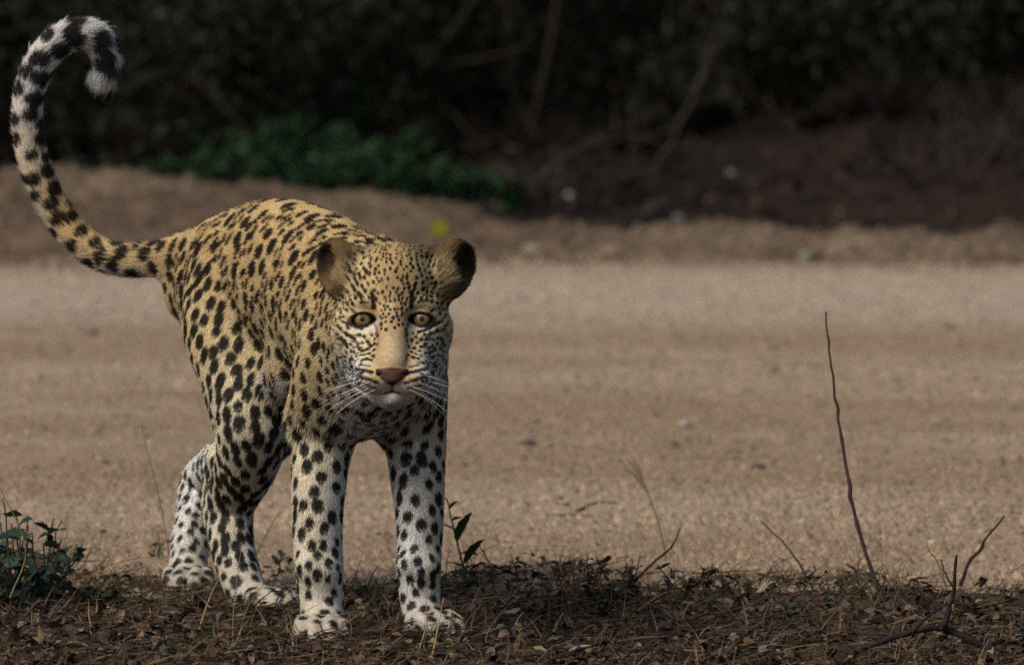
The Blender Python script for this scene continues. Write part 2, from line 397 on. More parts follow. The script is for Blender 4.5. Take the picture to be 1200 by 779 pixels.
# ---- polygonise: coarse pass, refine near the surface, surface nets, subdivide and project
def surface_nets(F, lo, h):
    nx, ny, nz = F.shape; S = F < 0
    cells = np.zeros((nx - 1, ny - 1, nz - 1), np.int8)
    for a in (0, 1):
        for b in (0, 1):
            for c in (0, 1): cells += S[a:nx - 1 + a, b:ny - 1 + b, c:nz - 1 + c]
    act = (cells > 0) & (cells < 8); ids = np.full(act.shape, -1, np.int32)
    ii = np.argwhere(act); ids[tuple(ii.T)] = np.arange(len(ii))
    acc = np.zeros((len(ii), 3)); cnt = np.zeros(len(ii))
    cs = [(a, b, c) for a in (0, 1) for b in (0, 1) for c in (0, 1)]
    val = {c: F[ii[:, 0] + c[0], ii[:, 1] + c[1], ii[:, 2] + c[2]] for c in cs}
    for i, c0 in enumerate(cs):
        for c1 in cs[i + 1:]:
            if sum(abs(u - v) for u, v in zip(c0, c1)) != 1: continue
            f0, f1 = val[c0], val[c1]; m = (f0 < 0) != (f1 < 0)
            t = np.where(m, f0 / np.where(m, f0 - f1, 1), 0)[:, None]
            acc += m[:, None] * (np.array(c0) * (1 - t) + np.array(c1) * t); cnt += m
    V = lo + (ii + acc / cnt[:, None]) * h
    quads = []
    for ax in range(3):
        s0 = [slice(None)] * 3; s1 = [slice(None)] * 3; s0[ax] = slice(0, -1); s1[ax] = slice(1, None)
        a, b = S[tuple(s0)], S[tuple(s1)]
        e = np.argwhere(a != b); u, v = (ax + 1) % 3, (ax + 2) % 3
        e = e[(e[:, u] > 0) & (e[:, v] > 0) & (e[:, u] < F.shape[u] - 1) & (e[:, v] < F.shape[v] - 1)]
        fl = a[tuple(e.T)]
        c = []
        for du, dv in ((0, 0), (1, 0), (1, 1), (0, 1)):
            w = e.copy(); w[:, u] -= du; w[:, v] -= dv; c.append(ids[tuple(w.T)])
        q = np.stack(c, 1); q[~fl] = q[~fl][:, ::-1]
        quads.append(q)
    return V, np.vstack(quads)
def sgrad(p, e=0.0012):
    out = []
    for a in range(3):
        o = np.zeros(3, np.float32); o[a] = e
        out.append(sdf(p + o) - sdf(p - o))
    return np.stack(out, 1) / (2 * e)
def project(V, it=2):
    for _ in range(it):
        g = sgrad(V); gg = np.maximum((g * g).sum(1), 0.15)
        V = V - np.clip(sdf(V) / gg, -.004, .004)[:, None] * g
    return V
def subdivide(V, Fq, sel=None):
    """split quads (all, or the selected ones; border quads become fans of the split edges)"""
    nV = len(V)
    E = np.stack([Fq, np.roll(Fq, -1, 1)], 2).reshape(-1, 2); Es = np.sort(E, 1)
    key = Es[:, 0].astype(np.int64) * nV + Es[:, 1]
    uk, inv = np.unique(key, return_inverse=True); inv = inv.reshape(-1, 4)
    mids = 0.5 * (V[uk // nV] + V[uk % nV]); cent = V[Fq].mean(1)
    nE = len(uk)
    V2 = np.vstack([V, mids, cent])
    c = nV + nE + np.arange(len(Fq))
    out = [np.stack([Fq[:, i], nV + inv[:, i], c, nV + inv[:, i - 1]], 1) for i in range(4)]
    return V2, np.vstack(out)
def build_surface(h):
    lo = np.array([-.80, -.56, -.03]); hi = np.array([.06, .99, 1.0])
    H4 = h * 4; n4 = np.ceil((hi - lo) / H4).astype(int) + 1
    gx = np.stack(np.meshgrid(*[lo[a] + H4 * np.arange(n4[a]) for a in range(3)], indexing='ij'), -1).reshape(-1, 3)
    C = sdf(gx).reshape(n4)
    near = np.abs(C) < H4 * 1.9
    F = np.repeat(np.repeat(np.repeat(C, 4, 0), 4, 1), 4, 2).astype(np.float32)
    base = np.argwhere(near)
    offs = np.stack(np.meshgrid(*[np.arange(4)] * 3, indexing='ij'), -1).reshape(-1, 3)
    idx = (base[:, None, :] * 4 + offs[None]).reshape(-1, 3)
    F[tuple(idx.T)] = sdf(lo + idx * h)
    V, Q = surface_nets(F, lo, h)
    # keep the one big piece
    return V, Q
# ---- surface
rng = np.random.default_rng(7)
V, Q = build_surface(0.0053)
V = project(V, 2)
def to_head(p): return ((p - HO) @ HM.T) / CM
def refine(V, Q, lo, hi):
    c = to_head(V[Q].mean(1)); sel = ((c > lo) & (c < hi)).all(1)
    V2, Q2 = subdivide(V, Q[sel]); Q = np.vstack([Q[~sel], Q2])
    used = np.unique(Q); rem = np.full(len(V2), -1); rem[used] = np.arange(len(used)); V = V2[used]; Q = rem[Q]
    h = to_head(V); m = ((h > np.array(lo) - .6) & (h < np.array(hi) + .6)).all(1)
    V[m] = project(V[m], 2)
    return V, Q
V, Q = refine(V, Q, (-14, -16, -14), (14, 14, 12))
V, Q = refine(V, Q, (-7.6, -14.5, -4.5), (7.6, 4.5, 12))
V[:, 2] = np.maximum(V[:, 2], 0.0)
fn = np.cross(V[Q[:, 2]] - V[Q[:, 0]], V[Q[:, 3]] - V[Q[:, 1]])
NRM = np.zeros_like(V)
for k in range(4): np.add.at(NRM, Q[:, k], fn)
NRM = norm(NRM)
print('surface', len(V), len(Q), round(time.time() - T0, 1))
REGS = ['torso', 'neck', 'head', 'ear', 'fr', 'fl', 'hr', 'hl', 'tail']
def region_w(p):
    W = []
    for r in REGS:
        d = np.full(len(p), 0.2, np.float32)
        for pr in PRIMS:
            if pr['reg'] != r or pr['op'] != 'u': continue
            m = np.nonzero(((p > pr['lo'] - .05) & (p < pr['hi'] + .05)).all(1))[0]
            if len(m): d[m] = np.minimum(d[m], d_prim(pr, p[m]))
        W.append(np.exp(-np.maximum(d, 0) / 0.010))
    W = np.stack(W, 1) + 1e-9
    return W / W.sum(1, keepdims=True)
RW = region_w(V.astype(np.float32))
RI = {r: i for i, r in enumerate(REGS)}
tq = PRIMS[[i for i, p in enumerate(PRIMS) if p['reg'] == 'tail'][0]]['q']
def tail_t(p):
    out = np.zeros(len(p), int)
    m = np.nonzero(p[:, 1] > .55)[0]
    if len(m): out[m] = ((p[m][:, None, :] - tq[None, :, :3]) ** 2).sum(2).argmin(1)
    return out
def flow_of(p, n, w):
    f = np.zeros_like(p)
    bk = -HEAD_DIR
    side = (p - np.array([-.3, .3, 0])) @ LAT
    f += w[:, RI['torso'], None] * (bk + np.array([0, 0, -.45]) * smooth(.62, .45, p[:, 2])[:, None])
    f += w[:, RI['neck'], None] * (bk * .6 + np.array([0, 0, -.6]))
    h = to_head(p); rad = h - np.array([0, -6.5, 7.5]); rad = rad * np.array([1, 1, .9])
    f += (w[:, RI['head']])[:, None] * norm(rad @ HM)
    ed = np.where((h[:, 0] < 0)[:, None], EARS[0][1][1] @ HM, EARS[1][1][1] @ HM)
    f += w[:, RI['ear'], None] * (ed + .55 * np.sign(h[:, :1]) * hx)
    for r in ('fr', 'fl', 'hr', 'hl'): f += w[:, RI[r], None] * (np.array([0, 0, -1.0]) + bk * .12) * 1.3
    tt = tail_t(p); tg = np.gradient(tq[:, :3], axis=0)
    f += w[:, RI['tail'], None] * norm(tg)[tt]
    f = f - (f * n).sum(1, keepdims=True) * n
    return norm(f)
FLOW = flow_of(V, NRM, RW)
HV = to_head(V)
def headness(w): return w[:, RI['head']] + w[:, RI['ear']]
# ---- fur length, strand density
def eye_uv(h):
    """normalised almond coordinate: <1 inside the eye opening"""
    r = np.full(len(h), 9.0)
    for s in (-1, 1):
        a = -s * 0.13; dx, dy = h[:, 0] - s * 4.45, h[:, 1] + .16
        u = dx * math.cos(a) + dy * math.sin(a); v = -dx * math.sin(a) + dy * math.cos(a)
        r = np.minimum(r, np.where(h[:, 2] > -2.6, np.hypot(u / 1.54, v / .95), 9.0))
    return r
def nose_mask(h):
    """1 on the bare nose leather"""
    x, y, z = np.abs(h[:, 0]), h[:, 1], h[:, 2]
    wtop = np.where(y > -8.3, 2.5 - .12 * (y + 8.3) ** 2, 2.5 - np.maximum(0, -8.3 - y) * 1.35)
    return smooth(.12, -.12, x - wtop) * smooth(-7.1, -7.45, y + .10 * x) * smooth(-10.4, -9.9, y) * (z > 6.4)
def mouth_d(h):
    pts = np.array([(0, -10.9, 8.2), (1.5, -11.35, 7.3), (3.2, -11.2, 5.2), (4.5, -10.2, 2.4)])
    q = h.copy(); q[:, 0] = np.abs(q[:, 0]); d = np.full(len(h), 99.0)
    for a, b in zip(pts[:-1], pts[1:]):
        ab = b - a; t = np.clip(((q - a) @ ab) / (ab @ ab), 0, 1); d = np.minimum(d, np.linalg.norm(q - a - t[:, None] * ab, axis=1))
    q2 = q[:, :2]; p2 = np.array([(0, -10.8), (1.3, -11.25), (2.5, -11.35), (3.5, -11.2)])
    for a, b in zip(p2[:-1], p2[1:]):
        ab = b - a; t = np.clip(((q2 - a) @ ab) / (ab @ ab), 0, 1); d = np.minimum(d, np.where(q[:, 2] > 3.0, np.hypot(*(q2 - a - t[:, None] * ab).T) + .035 * q2[:, 0], 99))
    ph = np.hypot(q[:, 0], np.clip(np.abs(q[:, 1] + 10.4) - .6, 0, None)); d = np.minimum(d, np.where(q[:, 2] > 4.5, ph + .06, 99))
    return d
def fur_len(p, n, w, h):
    L = w @ np.array([.0090, .0105, .0076, .0075, .0070, .0070, .0076, .0070, .0120])
    belly = smooth(.40, .33, p[:, 2]) * (w[:, RI['torso']]) + .15 * w[:, RI['neck']] * smooth(.46, .40, p[:, 2])
    L = L + belly * .014
    hd = w[:, RI['head']]
    face = smooth(-3.5, 2.0, h[:, 2]) * hd
    L = L * (1 - .52 * face)
    br = smooth(3.2, 2.0, np.abs(h[:, 0])) * smooth(2.5, .5, h[:, 1]) * smooth(-8.0, -7.0, h[:, 1]) * face
    L = L * (1 - .45 * br)
    L = L * np.where(hd > .5, .35 + .65 * smooth(1.0, 1.7, eye_uv(h)), 1)
    chin = smooth(-11.0, -12.5, h[:, 1]) * smooth(0, 3, h[:, 2]) * hd
    L = L + chin * .003
    ruff = hd * smooth(6.0, 8.0, np.abs(h[:, 0])) * smooth(2, -2, h[:, 1]); L = L + .006 * ruff
    tt = tail_t(p) / (len(tq) - 1); L = L + w[:, RI['tail']] * smooth(.5, 1.0, tt) * .007
    L = L * (1 - .62 * smooth(.09, .05, p[:, 2]))
    for i, (cc, ax3) in enumerate(EARS):
        l = (h - cc) @ ax3.T; sg = -1 if i == 0 else 1; m = (h[:, 0] * sg > 0)
        L = L + np.where(m, .012 * w[:, RI['ear']] * smooth(.2, -1.2, l[:, 0] * sg) * smooth(2.0, -1.0, l[:, 1]) * smooth(-.6, .6, l[:, 2]), 0)
    return L
LEN = fur_len(V, NRM, RW, HV)
bare = np.maximum(nose_mask(HV), smooth(1.06, .98, eye_uv(HV))) * (RW[:, RI['head']] > .4)
bare = np.maximum(bare, (mouth_d(HV) < .20) * (RW[:, RI['head']] > .4))
hd = RW[:, RI['head']]
DEN = 0.52e6 * np.ones(len(V)) + 1.1e6 * hd * smooth(-6, -1, HV[:, 2]) + .35e6 * hd + .3e6 * RW[:, RI['ear']]
DEN *= (1 - bare) * (1 - .6 * smooth(0, -.45, NRM @ norm(CAMP - np.array([-.25, .2, .4]))))
# ---- spots: seeds scattered by dart throwing with region dependent spacing
def spacing(p, w, h):
    s = .0045 * w[:, RI['torso']] * smooth(.49, .56, p[:, 2]) + w @ np.array([.0208, .0150, .0070, .0080, .0190, .0190, .0190, .0172, .0215])
    s = s + w[:, RI['tail']] * .005 * smooth(.62, .85, p[:, 2])
    low = smooth(.20, .12, p[:, 2]); legs = w[:, 4:8].sum(1)
    s = s - legs * low * .004 + legs * .005 * smooth(.08, .05, p[:, 2])
    hdw = w[:, RI['head']]
    s = s - hdw * .0016 * smooth(3.2, 1.5, np.abs(h[:, 0])) * smooth(-1, 1, h[:, 1])
    s = s + hdw * .0025 * smooth(-4, -8, h[:, 2])
    return s
SPC = spacing(V, RW, HV)
cand = rng.permutation(len(V))
hv_c = cand[(RW[cand, RI['head']] + RW[cand, RI['ear']] > .5) & (RW[cand, RI['ear']] < .9)][:16000]; bd_c = cand[(RW[cand, RI['head']] + RW[cand, RI['ear']] <= .5) & (RW[cand, RI['ear']] < .35)][:34000]
seeds = []
for pool in (bd_c, hv_c):
    st_ = RW[pool, RI['torso']][:, None]
    pc = V[pool]; an_ = .55 * st_[:, 0]; hp = pc @ HEAD_DIR; sc_ = SPC[pool] * rng.uniform(.96, 1.12, len(pool)); alive = np.ones(len(pool), bool)
    if pool is hv_c and len(seeds):
        sv = V[np.array(seeds)]; pc = V[pool]
        for i in np.nonzero(RW[np.array(seeds), RI['neck']] > .1)[0]: alive &= ((pc - sv[i]) ** 2).sum(1) > .014 ** 2
    for i in range(len(pool)):
        if not alive[i]: continue
        seeds.append(pool[i]); alive &= ((pc - pc[i]) ** 2).sum(1) - an_[i] * (hp - hp[i]) ** 2 > sc_[i] ** 2
seeds = np.array(seeds)
hs = HV[seeds]; ws = RW[seeds]
ax_ = np.abs(hs[:, 0])
drop = (ws[:, RI['head']] > .5) & (
    ((ax_ < 1.7 + .12 * np.clip(-hs[:, 1], 0, 8)) & (hs[:, 1] < -1.2 + .6 * np.sin(hs[:, 0] * 9) - .5 * (ax_ > .9)) & (hs[:, 2] > -1.5)) |                     # bridge of the nose
    ((np.hypot((ax_ - 4.35) / 2.55, (hs[:, 1] + .1) / 2.3) < 1) & (hs[:, 2] > -3)) |  # pale eye surround
    ((hs[:, 1] < -6.2) & (ax_ < 4.3) & (hs[:, 2] > 1.5)))                     # muzzle
seeds = seeds[~drop]; ws = RW[seeds]; hs = HV[seeds]
S_P, S_N, S_F = V[seeds], NRM[seeds], FLOW[seeds]; S_SP = SPC[seeds]
bt = -HEAD_DIR - (S_N @ -HEAD_DIR)[:, None] * S_N
tmix = ws[:, RI['torso']][:, None]
S_F = norm(S_F * (1 - tmix) + norm(bt) * tmix); lm = ws[:, 4:8].sum(1)[:, None]; dn = np.array([0, 0, -1.0]) - (S_N @ np.array([0, 0, -1.0]))[:, None] * S_N
S_F = norm(S_F * (1 - lm) + norm(dn) * lm); S_B = np.cross(S_N, S_F)
# rosettes on the back and flanks, solid spots elsewhere
topness = smooth(.38, .50, S_P[:, 2]) * ws[:, RI['torso']]
S_ros = (topness > .55) & (rng.uniform(size=len(seeds)) < .42) & (S_P[:, 1] > .05)
solid = ws @ np.array([.55, .50, .45, .45, .46, .46, .52, .44, .60])
solid = solid - .05 * (ws[:, RI['neck']] + ws[:, RI['torso']] * (S_P[:, 1] < .0)) * smooth(.46, .42, S_P[:, 2])
S_R = S_SP * solid * rng.uniform(.82, 1.12, len(seeds))
S_EL = np.where(ws[:, RI['head']] > .5, 1.25, np.where(ws[:, RI['tail']] > .5, .95, np.where(S_P[:, 2] < .07, 1.0, np.where(tmix[:, 0] > .5, 1.15, np.where(ws[:, RI['hr']] > .5, 1.35, 1.28))))) * rng.uniform(.85, 1.2, len(seeds))
S_R = np.where(S_ros, S_SP * .68, S_R)
S_rnd = rng.uniform(0, 6.28, len(seeds))
kd = KDTree(len(seeds))
for i, p in enumerate(S_P): kd.insert(p, i)
kd.balance()
def HZ(zx, zy): return ((zx / 3.115 + 340 - 459.5) / 8.06, (373 - (zy / 3.115 + 250)) / 8.06)
STROKES = []     # polyline in head x,y and half width (cm), strength
for pts, w_, st in (
    ([(299, 290), (303, 318), (306, 345)], .34, 1), ([(443, 290), (443, 318), (441, 342)], .36, 1),
    ([(254, 326), (284, 328)], .2, .8), ([(464, 327), (506, 322)], .22, .9), ([(232, 300), (268, 312)], .16, .7), ([(480, 300), (520, 312)], .16, .8),
    ([(196, 402), (228, 414), (262, 424)], .24, 1), ([(468, 438), (508, 424), (541, 404)], .26, 1),
    ([(302, 398), (314, 420), (318, 445)], .22, .55), ([(437, 398), (426, 420), (424, 450)], .24, .7),
    ([(240, 366), (222, 352)], .2, .9), ([(505, 366), (524, 352)], .2, .9),
    ([(196, 438), (224, 452)], .2, .9), ([(226, 446), (262, 452)], .16, .8), ([(186, 462), (206, 486)], .24, .9), ([(222, 470), (258, 478)], .16, .8), ([(226, 494), (262, 492)], .15, .8), ([(230, 516), (250, 512)], .15, .7),
    ([(500, 450), (540, 436)], .18, .9), ([(480, 470), (520, 462)], .17, .8), ([(486, 492), (530, 494)], .18, .8), ([(490, 515), (520, 508)], .16, .8), ([(545, 460), (556, 490)], .2, .9),
    ([(240, 570), (272, 576), (298, 584)], .26, 1), ([(236, 594), (276, 606), (320, 624)], .28, 1), ([(256, 620), (310, 642)], .2, .9), ([(262, 556), (292, 562)], .15, .8),
    ([(428, 588), (464, 580), (500, 569)], .26, 1), ([(416, 624), (456, 612), (504, 597)], .28, 1), ([(428, 643), (482, 630)], .2, .9), ([(436, 564), (470, 558)], .15, .8),
    ([(304, 520), (306, 530)], .2, .8), ([(427, 524), (425, 536)], .2, .8), ([(258, 548), (262, 549)], .16, .8), ([(468, 548), (472, 549)], .16, .8)):
    STROKES.append((np.array([HZ(*q) for q in pts]), w_, st))
BLACK = lin(11, 9, 10); WHITE = lin(230, 228, 224); TAN = lin(204, 174, 125); PALE = lin(217, 196, 152); GOLD = lin(172, 134, 84)
def spots_at(p, h, w):
    n = len(p); K = 3
    idx = np.zeros((n, K), np.int32)
    for i, q in enumerate(p.tolist()):
        idx[i] = [e[1] for e in kd.find_n(q, K)]
    nz = vnoise(p, 95, 3) * .6 + vnoise(p, 210, 4) * .4
    nf = vnoise(p, 330, 9)
    dark = np.zeros(n); inner = np.zeros(n)
    hdw = w[:, RI['head']]
    for k in range(K):
        j = idx[:, k]; d = p - S_P[j]
        a = (d * S_F[j]).sum(1); b = (d * S_B[j]).sum(1); c = (d * S_N[j]).sum(1)
        r = np.sqrt((a / S_EL[j]) ** 2 + b * b + (c * .5) ** 2) / S_R[j]
        ros = S_ros[j]
        r = r * (1 + np.where(hdw > .5, .28, np.where(ros, .16, .20)) * nz) + .05 * nf
        ok = 1 - smooth(.88, 1.06, r)
        ang = np.arctan2(b, a) + S_rnd[j]
        gap = .5 + .5 * np.sin(ang * 3 + 1.6 * np.sin(ang + S_rnd[j] * 2.0)) + .25 * nz
        ring = (smooth(.34, .46, r) * (1 - smooth(1.02, 1.14, r))) * smooth(.10, .24, gap)
        dark = np.maximum(dark, np.where(ros, ring, ok))
        inner = np.maximum(inner, np.where(ros, 1 - smooth(.6, .9, r), 0))
    return dark, inner
def fur_color(p, n, w, h):
    dark, inner = spots_at(p, h, w)
    N = len(p); one = np.ones((N, 1))
    def mix(c, d, t): return c * (1 - t[:, None]) + d * t[:, None]
    nz = vnoise(p, 22, 1) * .5 + vnoise(p, 60, 2) * .5
    legs = w[:, 4:8].sum(1); head = w[:, RI['head']]; ear = w[:, RI['ear']]; tail = w[:, RI['tail']]; neck = w[:, RI['neck']]; torso = w[:, RI['torso']]
    c = one * TAN
    side = n @ LAT                                      # + = the animal's own right
    # back golden, flanks pale, belly white
    c = mix(c, PALE * one, smooth(.57, .42, p[:, 2] + .02 * nz) * .9)
    c = mix(c, WHITE * one, smooth(.39, .345, p[:, 2] + .02 * nz) * (torso + neck * .9) * (1 - legs) * (1 - smooth(.3, .8, side) * smooth(.12, .02, p[:, 1])))
    for r, sg in (('fr', 1), ('fl', -1), ('hr', 1), ('hl', -1)):
        inn = smooth(.35, -.45, side * sg + .15 * nz) 
        wr = w[:, RI[r]]
        c = mix(c, mix(mix(PALE * one, lin(226, 214, 186) * one, smooth(.42, .30, p[:, 2])), WHITE * one, np.maximum(inn * .8, smooth(.22, .04, p[:, 2]) * .3)), wr * smooth(.50, .36, p[:, 2]))
    c = mix(c, WHITE * one, neck * np.maximum(smooth(-.05, -.6, n[:, 2]), smooth(.475, .43, p[:, 2]) * smooth(.75, .3, side)) * .9)
    chest = smooth(.47, .42, p[:, 2]) * smooth(.10, -.02, p[:, 1]) * smooth(.85, .45, side); c = mix(c, WHITE * one, chest * (torso + neck) * .85)
    tt = tail_t(p) / (len(tq) - 1)
    under = smooth(.0, -.5, n[:, 2]); tl = tail * np.clip(smooth(.32, .62, tt) * .85 + under * .4 + smooth(.8, .9, tt), 0, 1)
    c = mix(c, WHITE * one, tl)
    # head
    x, y, z = h[:, 0], h[:, 1], h[:, 2]; ax = np.abs(x); eu = eye_uv(h)
    hc = mix(TAN * one, PALE * one, smooth(2.0, 5.5, ax) * .9)
    hc = mix(hc, lin(226, 210, 180) * one, smooth(-1.0, -3.5, y) * smooth(2.6, 5.2, ax) * .8)
    hc = mix(hc, WHITE * one, smooth(-4.5, -8.0, y + .4 * nz) * smooth(3.0, 5.5, ax) * .75)
    ex = np.hypot((ax - 4.1) / 2.5, (y + .35) / 2.35); hc = mix(hc, WHITE * one, smooth(1.05, .75, ex) * .38 * smooth(.9, -.2, y) * (z > -4))
    hc = mix(hc, WHITE * one, smooth(.9, .4, np.hypot((ax - 2.55) / .9, (y + .9) / 1.9)) * .5 * (z > -3))
    bridge = smooth(3.7, 1.0, ax) * smooth(2.2, .6, y) * smooth(-8.6, -7.0, y) * (z > -1)
    hc = mix(hc, mix(lin(184, 160, 124) * one, lin(150, 120, 84) * one, smooth(-4.5, .5, y) * .7 + smooth(.8, 2.6, ax) * .3), bridge * .9)
    fl_ = smooth(.45, .8, vnoise(p, 430, 23)) * smooth(-8.2, -6.5, y) * smooth(2.0, 0, y) * (z > -2); hc = mix(hc, lin(96, 74, 54) * one, fl_ * (.35 + .4 * smooth(1.0, 2.4, ax)))
    hc = mix(hc, lin(128, 98, 70) * one, smooth(.55, .1, np.abs(ax - (1.75 + .085 * np.clip(-y, 0, 8)))) * smooth(.3, -1.0, y) * smooth(-7.6, -6.0, y) * (z > -1) * (.30 + .25 * nz))
    hc = hc * (1 + .16 * vnoise(p * np.array([1, 1, .35]), 330, 17) * (z > -3))[:, None]
    hc = mix(hc, lin(222, 208, 186) * one, smooth(-8.7, -9.6, y + .12 * ax) * smooth(5.4, 4.0, ax) * (z > 2))
    hc = mix(hc, lin(206, 198, 186) * one, smooth(-11.3, -11.9, y))
    c = mix(c, hc, head)
    # ears: brown fronts, dark hollow, black backs
    ec = np.zeros((N, 3))
    for i, (cc, ax3) in enumerate(EARS):
        l = (h - cc) @ ax3.T; m = (x < 0) if i == 0 else (x >= 0)
        front = smooth(-1.9, -.9, l[:, 2] + .05 * l[:, 1])
        out = (-1 if i == 0 else 1) * l[:, 0]
        col = mix(BLACK * one * 1.2, mix(lin(104, 82, 54) * one, lin(58, 46, 34) * one, smooth(.5, 3.2, l[:, 1] + .6 * out)), front)
        hollow = smooth(1.05, .6, np.hypot((l[:, 0] - (-1 if i == 0 else 1) * .5) / 2.1, (l[:, 1] + .9) / 3.0)) * front
        col = mix(col, BLACK * one * .9, hollow * .92)
        tuft = smooth(-1.2, -3.6, l[:, 1]) * smooth(-.2, 1.8, -out) * front; col = mix(col, lin(178, 154, 116) * one, tuft * .7)
        col = mix(col, lin(150, 112, 66) * one, smooth(-3.2, -4.6, l[:, 1]) * (1 - front))
        ec[m] = col[m]
    c = mix(c, ec, ear)
    dark = dark * (1 - smooth(.55, .95, ear)) * (1 - tail * smooth(.95, .98, tt))
    c = mix(c, lin(138, 116, 92) * one, (.62 + .2 * nz) * smooth(.095, .025, p[:, 2]))
    # spots of the white tail tip thin out; tail carries large blotches
    c = mix(c, GOLD * one, inner * .45 * torso)
    face = (z > -2.5) & (head > .4)
    fm = np.zeros(N)
    jx = x + .10 * vnoise(p, 420, 5); jy = y + .10 * vnoise(p, 420, 6)
    q = np.stack([jx, jy], 1)[face]; fv = np.zeros(len(q))
    for pts, wd, st in STROKES:
        for a, b in zip(pts[:-1], pts[1:]):
            ab = b - a; t = np.clip(((q - a) @ ab) / (ab @ ab), 0, 1); dd = np.hypot(*(q - a - t[:, None] * ab).T)
            fv = np.maximum(fv, st * (1 - smooth(wd * .7, wd * 1.25, dd)))
    fm[face] = fv
    rim = smooth(1.55, 1.28, eu + .12 * smooth(0, 1.0, y)) * (z > -2.6); fm = np.maximum(fm, rim * head)
    md = mouth_d(h); fm = np.maximum(fm, (1 - smooth(.12, .26, md)) * np.where(ax > 1.2, smooth(1.9, 1.0, ax), 1) * head)
    nm = nose_mask(h)
    # dark outline of the nose leather
    dark = np.maximum(dark, fm)
    jit = 1 + .28 * (rng.random(N) - .5) + .14 * nz + .10 * vnoise(p, 160, 14)
    c = c * jit[:, None]
    c = mix(c, BLACK * one * (1 + .5 * rng.random((N, 1))), np.clip(dark, 0, 1) * .965)
    nosec = mix(lin(88, 58, 52) * one, BLACK * one, np.clip(smooth(-9.0, -9.9, y) + smooth(1.35, 2.1, ax - np.minimum(0, y + 8.3) * -1.0) * .9 + smooth(-7.75, -7.3, y) * .8, 0, 1))
    c = mix(c, nosec, nm * head)
    return c
VCOL = fur_color(V, NRM, RW, HV)
lid = (RW[:, RI['head']] > .4) & (eye_uv(HV) < 1.15)
VCOL[lid] = BLACK
fur_mat, nt, b = nodes('leopard_skin')
a = nt.nodes.new('ShaderNodeAttribute'); a.attribute_name = 'col'
sc2 = nt.nodes.new('ShaderNodeTexNoise'); sc2.inputs['Scale'].default_value = 700
bp = nt.nodes.new('ShaderNodeBump'); bp.inputs['Strength'].default_value = .35; bp.inputs['Distance'].default_value = .001
nt.links.new(sc2.outputs[0], bp.inputs['Height']); nt.links.new(bp.outputs[0], b.inputs['Normal'])
nt.links.new(a.outputs['Color'], b.inputs['Base Color']); b.inputs['Roughness'].default_value = .55; b.inputs['Specular IOR Level'].default_value = .15
leopard = empty('leopard', (-.26, .2, 0))
tag(leopard, 'spotted leopard walking towards the viewer with its white-tipped tail curled up', 'leopard')
Moff = np.array(leopard.location)
body = new_mesh('body', V - Moff, Q, fur_mat, leopard, cols=VCOL)
print('body', round(time.time() - T0, 1))
# ---- fur strands
tri = np.vstack([Q[:, [0, 1, 2]], Q[:, [0, 2, 3]]])
ta = .5 * np.linalg.norm(np.cross(V[tri[:, 1]] - V[tri[:, 0]], V[tri[:, 2]] - V[tri[:, 0]]), axis=1)
tw = ta * DEN[tri].mean(1)
NS = int(tw.sum())
pick = rng.choice(len(tri), NS, p=tw / tw.sum())
u = rng.random(NS); v = rng.random(NS); fl = u + v > 1; u[fl] = 1 - u[fl]; v[fl] = 1 - v[fl]
B = np.stack([1 - u - v, u, v], 1)
def bary(X): return (X[tri[pick]] * (B[:, :, None] if X.ndim == 2 else B)).sum(1)
R0 = bary(V); RN = norm(bary(NRM)); RF = bary(FLOW); RL = bary(LEN); RWt = bary(RW); RH = to_head(R0)
rcol = fur_color(R0, RN, RWt, RH)
keep = (bary(bare) < .3) & (R0[:, 2] > .004)
R0, RN, RF, RL, rcol, RWt, RH = R0[keep], RN[keep], RF[keep], RL[keep], rcol[keep], RWt[keep], RH[keep]; NS = len(R0)
cl = np.stack([vnoise(R0, 55, 11), vnoise(R0, 55, 12), vnoise(R0, 55, 13)], 1) * .24 + rng.normal(0, .13, (NS, 3))
RF = RF + cl; RF = norm(RF - (RF * RN).sum(1, keepdims=True) * RN)
lift = RWt @ np.array([.34, .36, .36, .5, .32, .32, .32, .34, .48])
lift = lift * (1 - .45 * smooth(2, 5, RH[:, 2]) * RWt[:, RI['head']]) * rng.uniform(.6, 1.45, NS)
guard = rng.random(NS) < (.012 + .05 * RWt[:, RI['tail']]) * (1 - np.clip(RWt[:, RI['head']] * smooth(-3, 0, RH[:, 2]) * 2, 0, 1)); RL = RL * rng.uniform(.65, 1.2, NS) * np.where(guard, 1.35, 1.0); lift = lift * np.where(guard, 1.25, 1.0)
KP = 4
pts = np.zeros((NS, KP, 3), np.float32)
for i, t in enumerate(np.linspace(0, 1, KP)):
    pts[:, i] = R0 - RN * .0006 + RL[:, None] * (RF * (t * .96) + RN * (lift * (t * 1.25 - .45 * t * t))[:, None])
pts[:, :, 2] = np.maximum(pts[:, :, 2], .001)
wid = .00021 + .00010 * np.clip((RL - .006) / .014, 0, 1)
rad = wid[:, None] * np.array([1.0, 1.0, .75, .15])[None]
hc_d = bpy.data.hair_curves.new('fur')
hc_d.add_curves([KP] * NS)
hc_d.points.foreach_set('position', (pts - Moff.astype(np.float32)).ravel())
ra = hc_d.attributes.get('radius') or hc_d.attributes.new('radius', 'FLOAT', 'POINT')
ra.data.foreach_set('value', rad.astype(np.float32).ravel())
ca = hc_d.attributes.new('col', 'FLOAT_COLOR', 'CURVE'); c4 = np.ones((NS, 4), np.float32); c4[:, :3] = rcol; ca.data.foreach_set('color', c4.ravel())
na = hc_d.attributes.new('skin_normal', 'FLOAT_VECTOR', 'CURVE'); na.data.foreach_set('vector', RN.astype(np.float32).ravel())
hm_, nt, b = nodes('leopard_fur'); N_, L_ = nt.nodes, nt.links
a1 = N_.new('ShaderNodeAttribute'); a1.attribute_name = 'col'
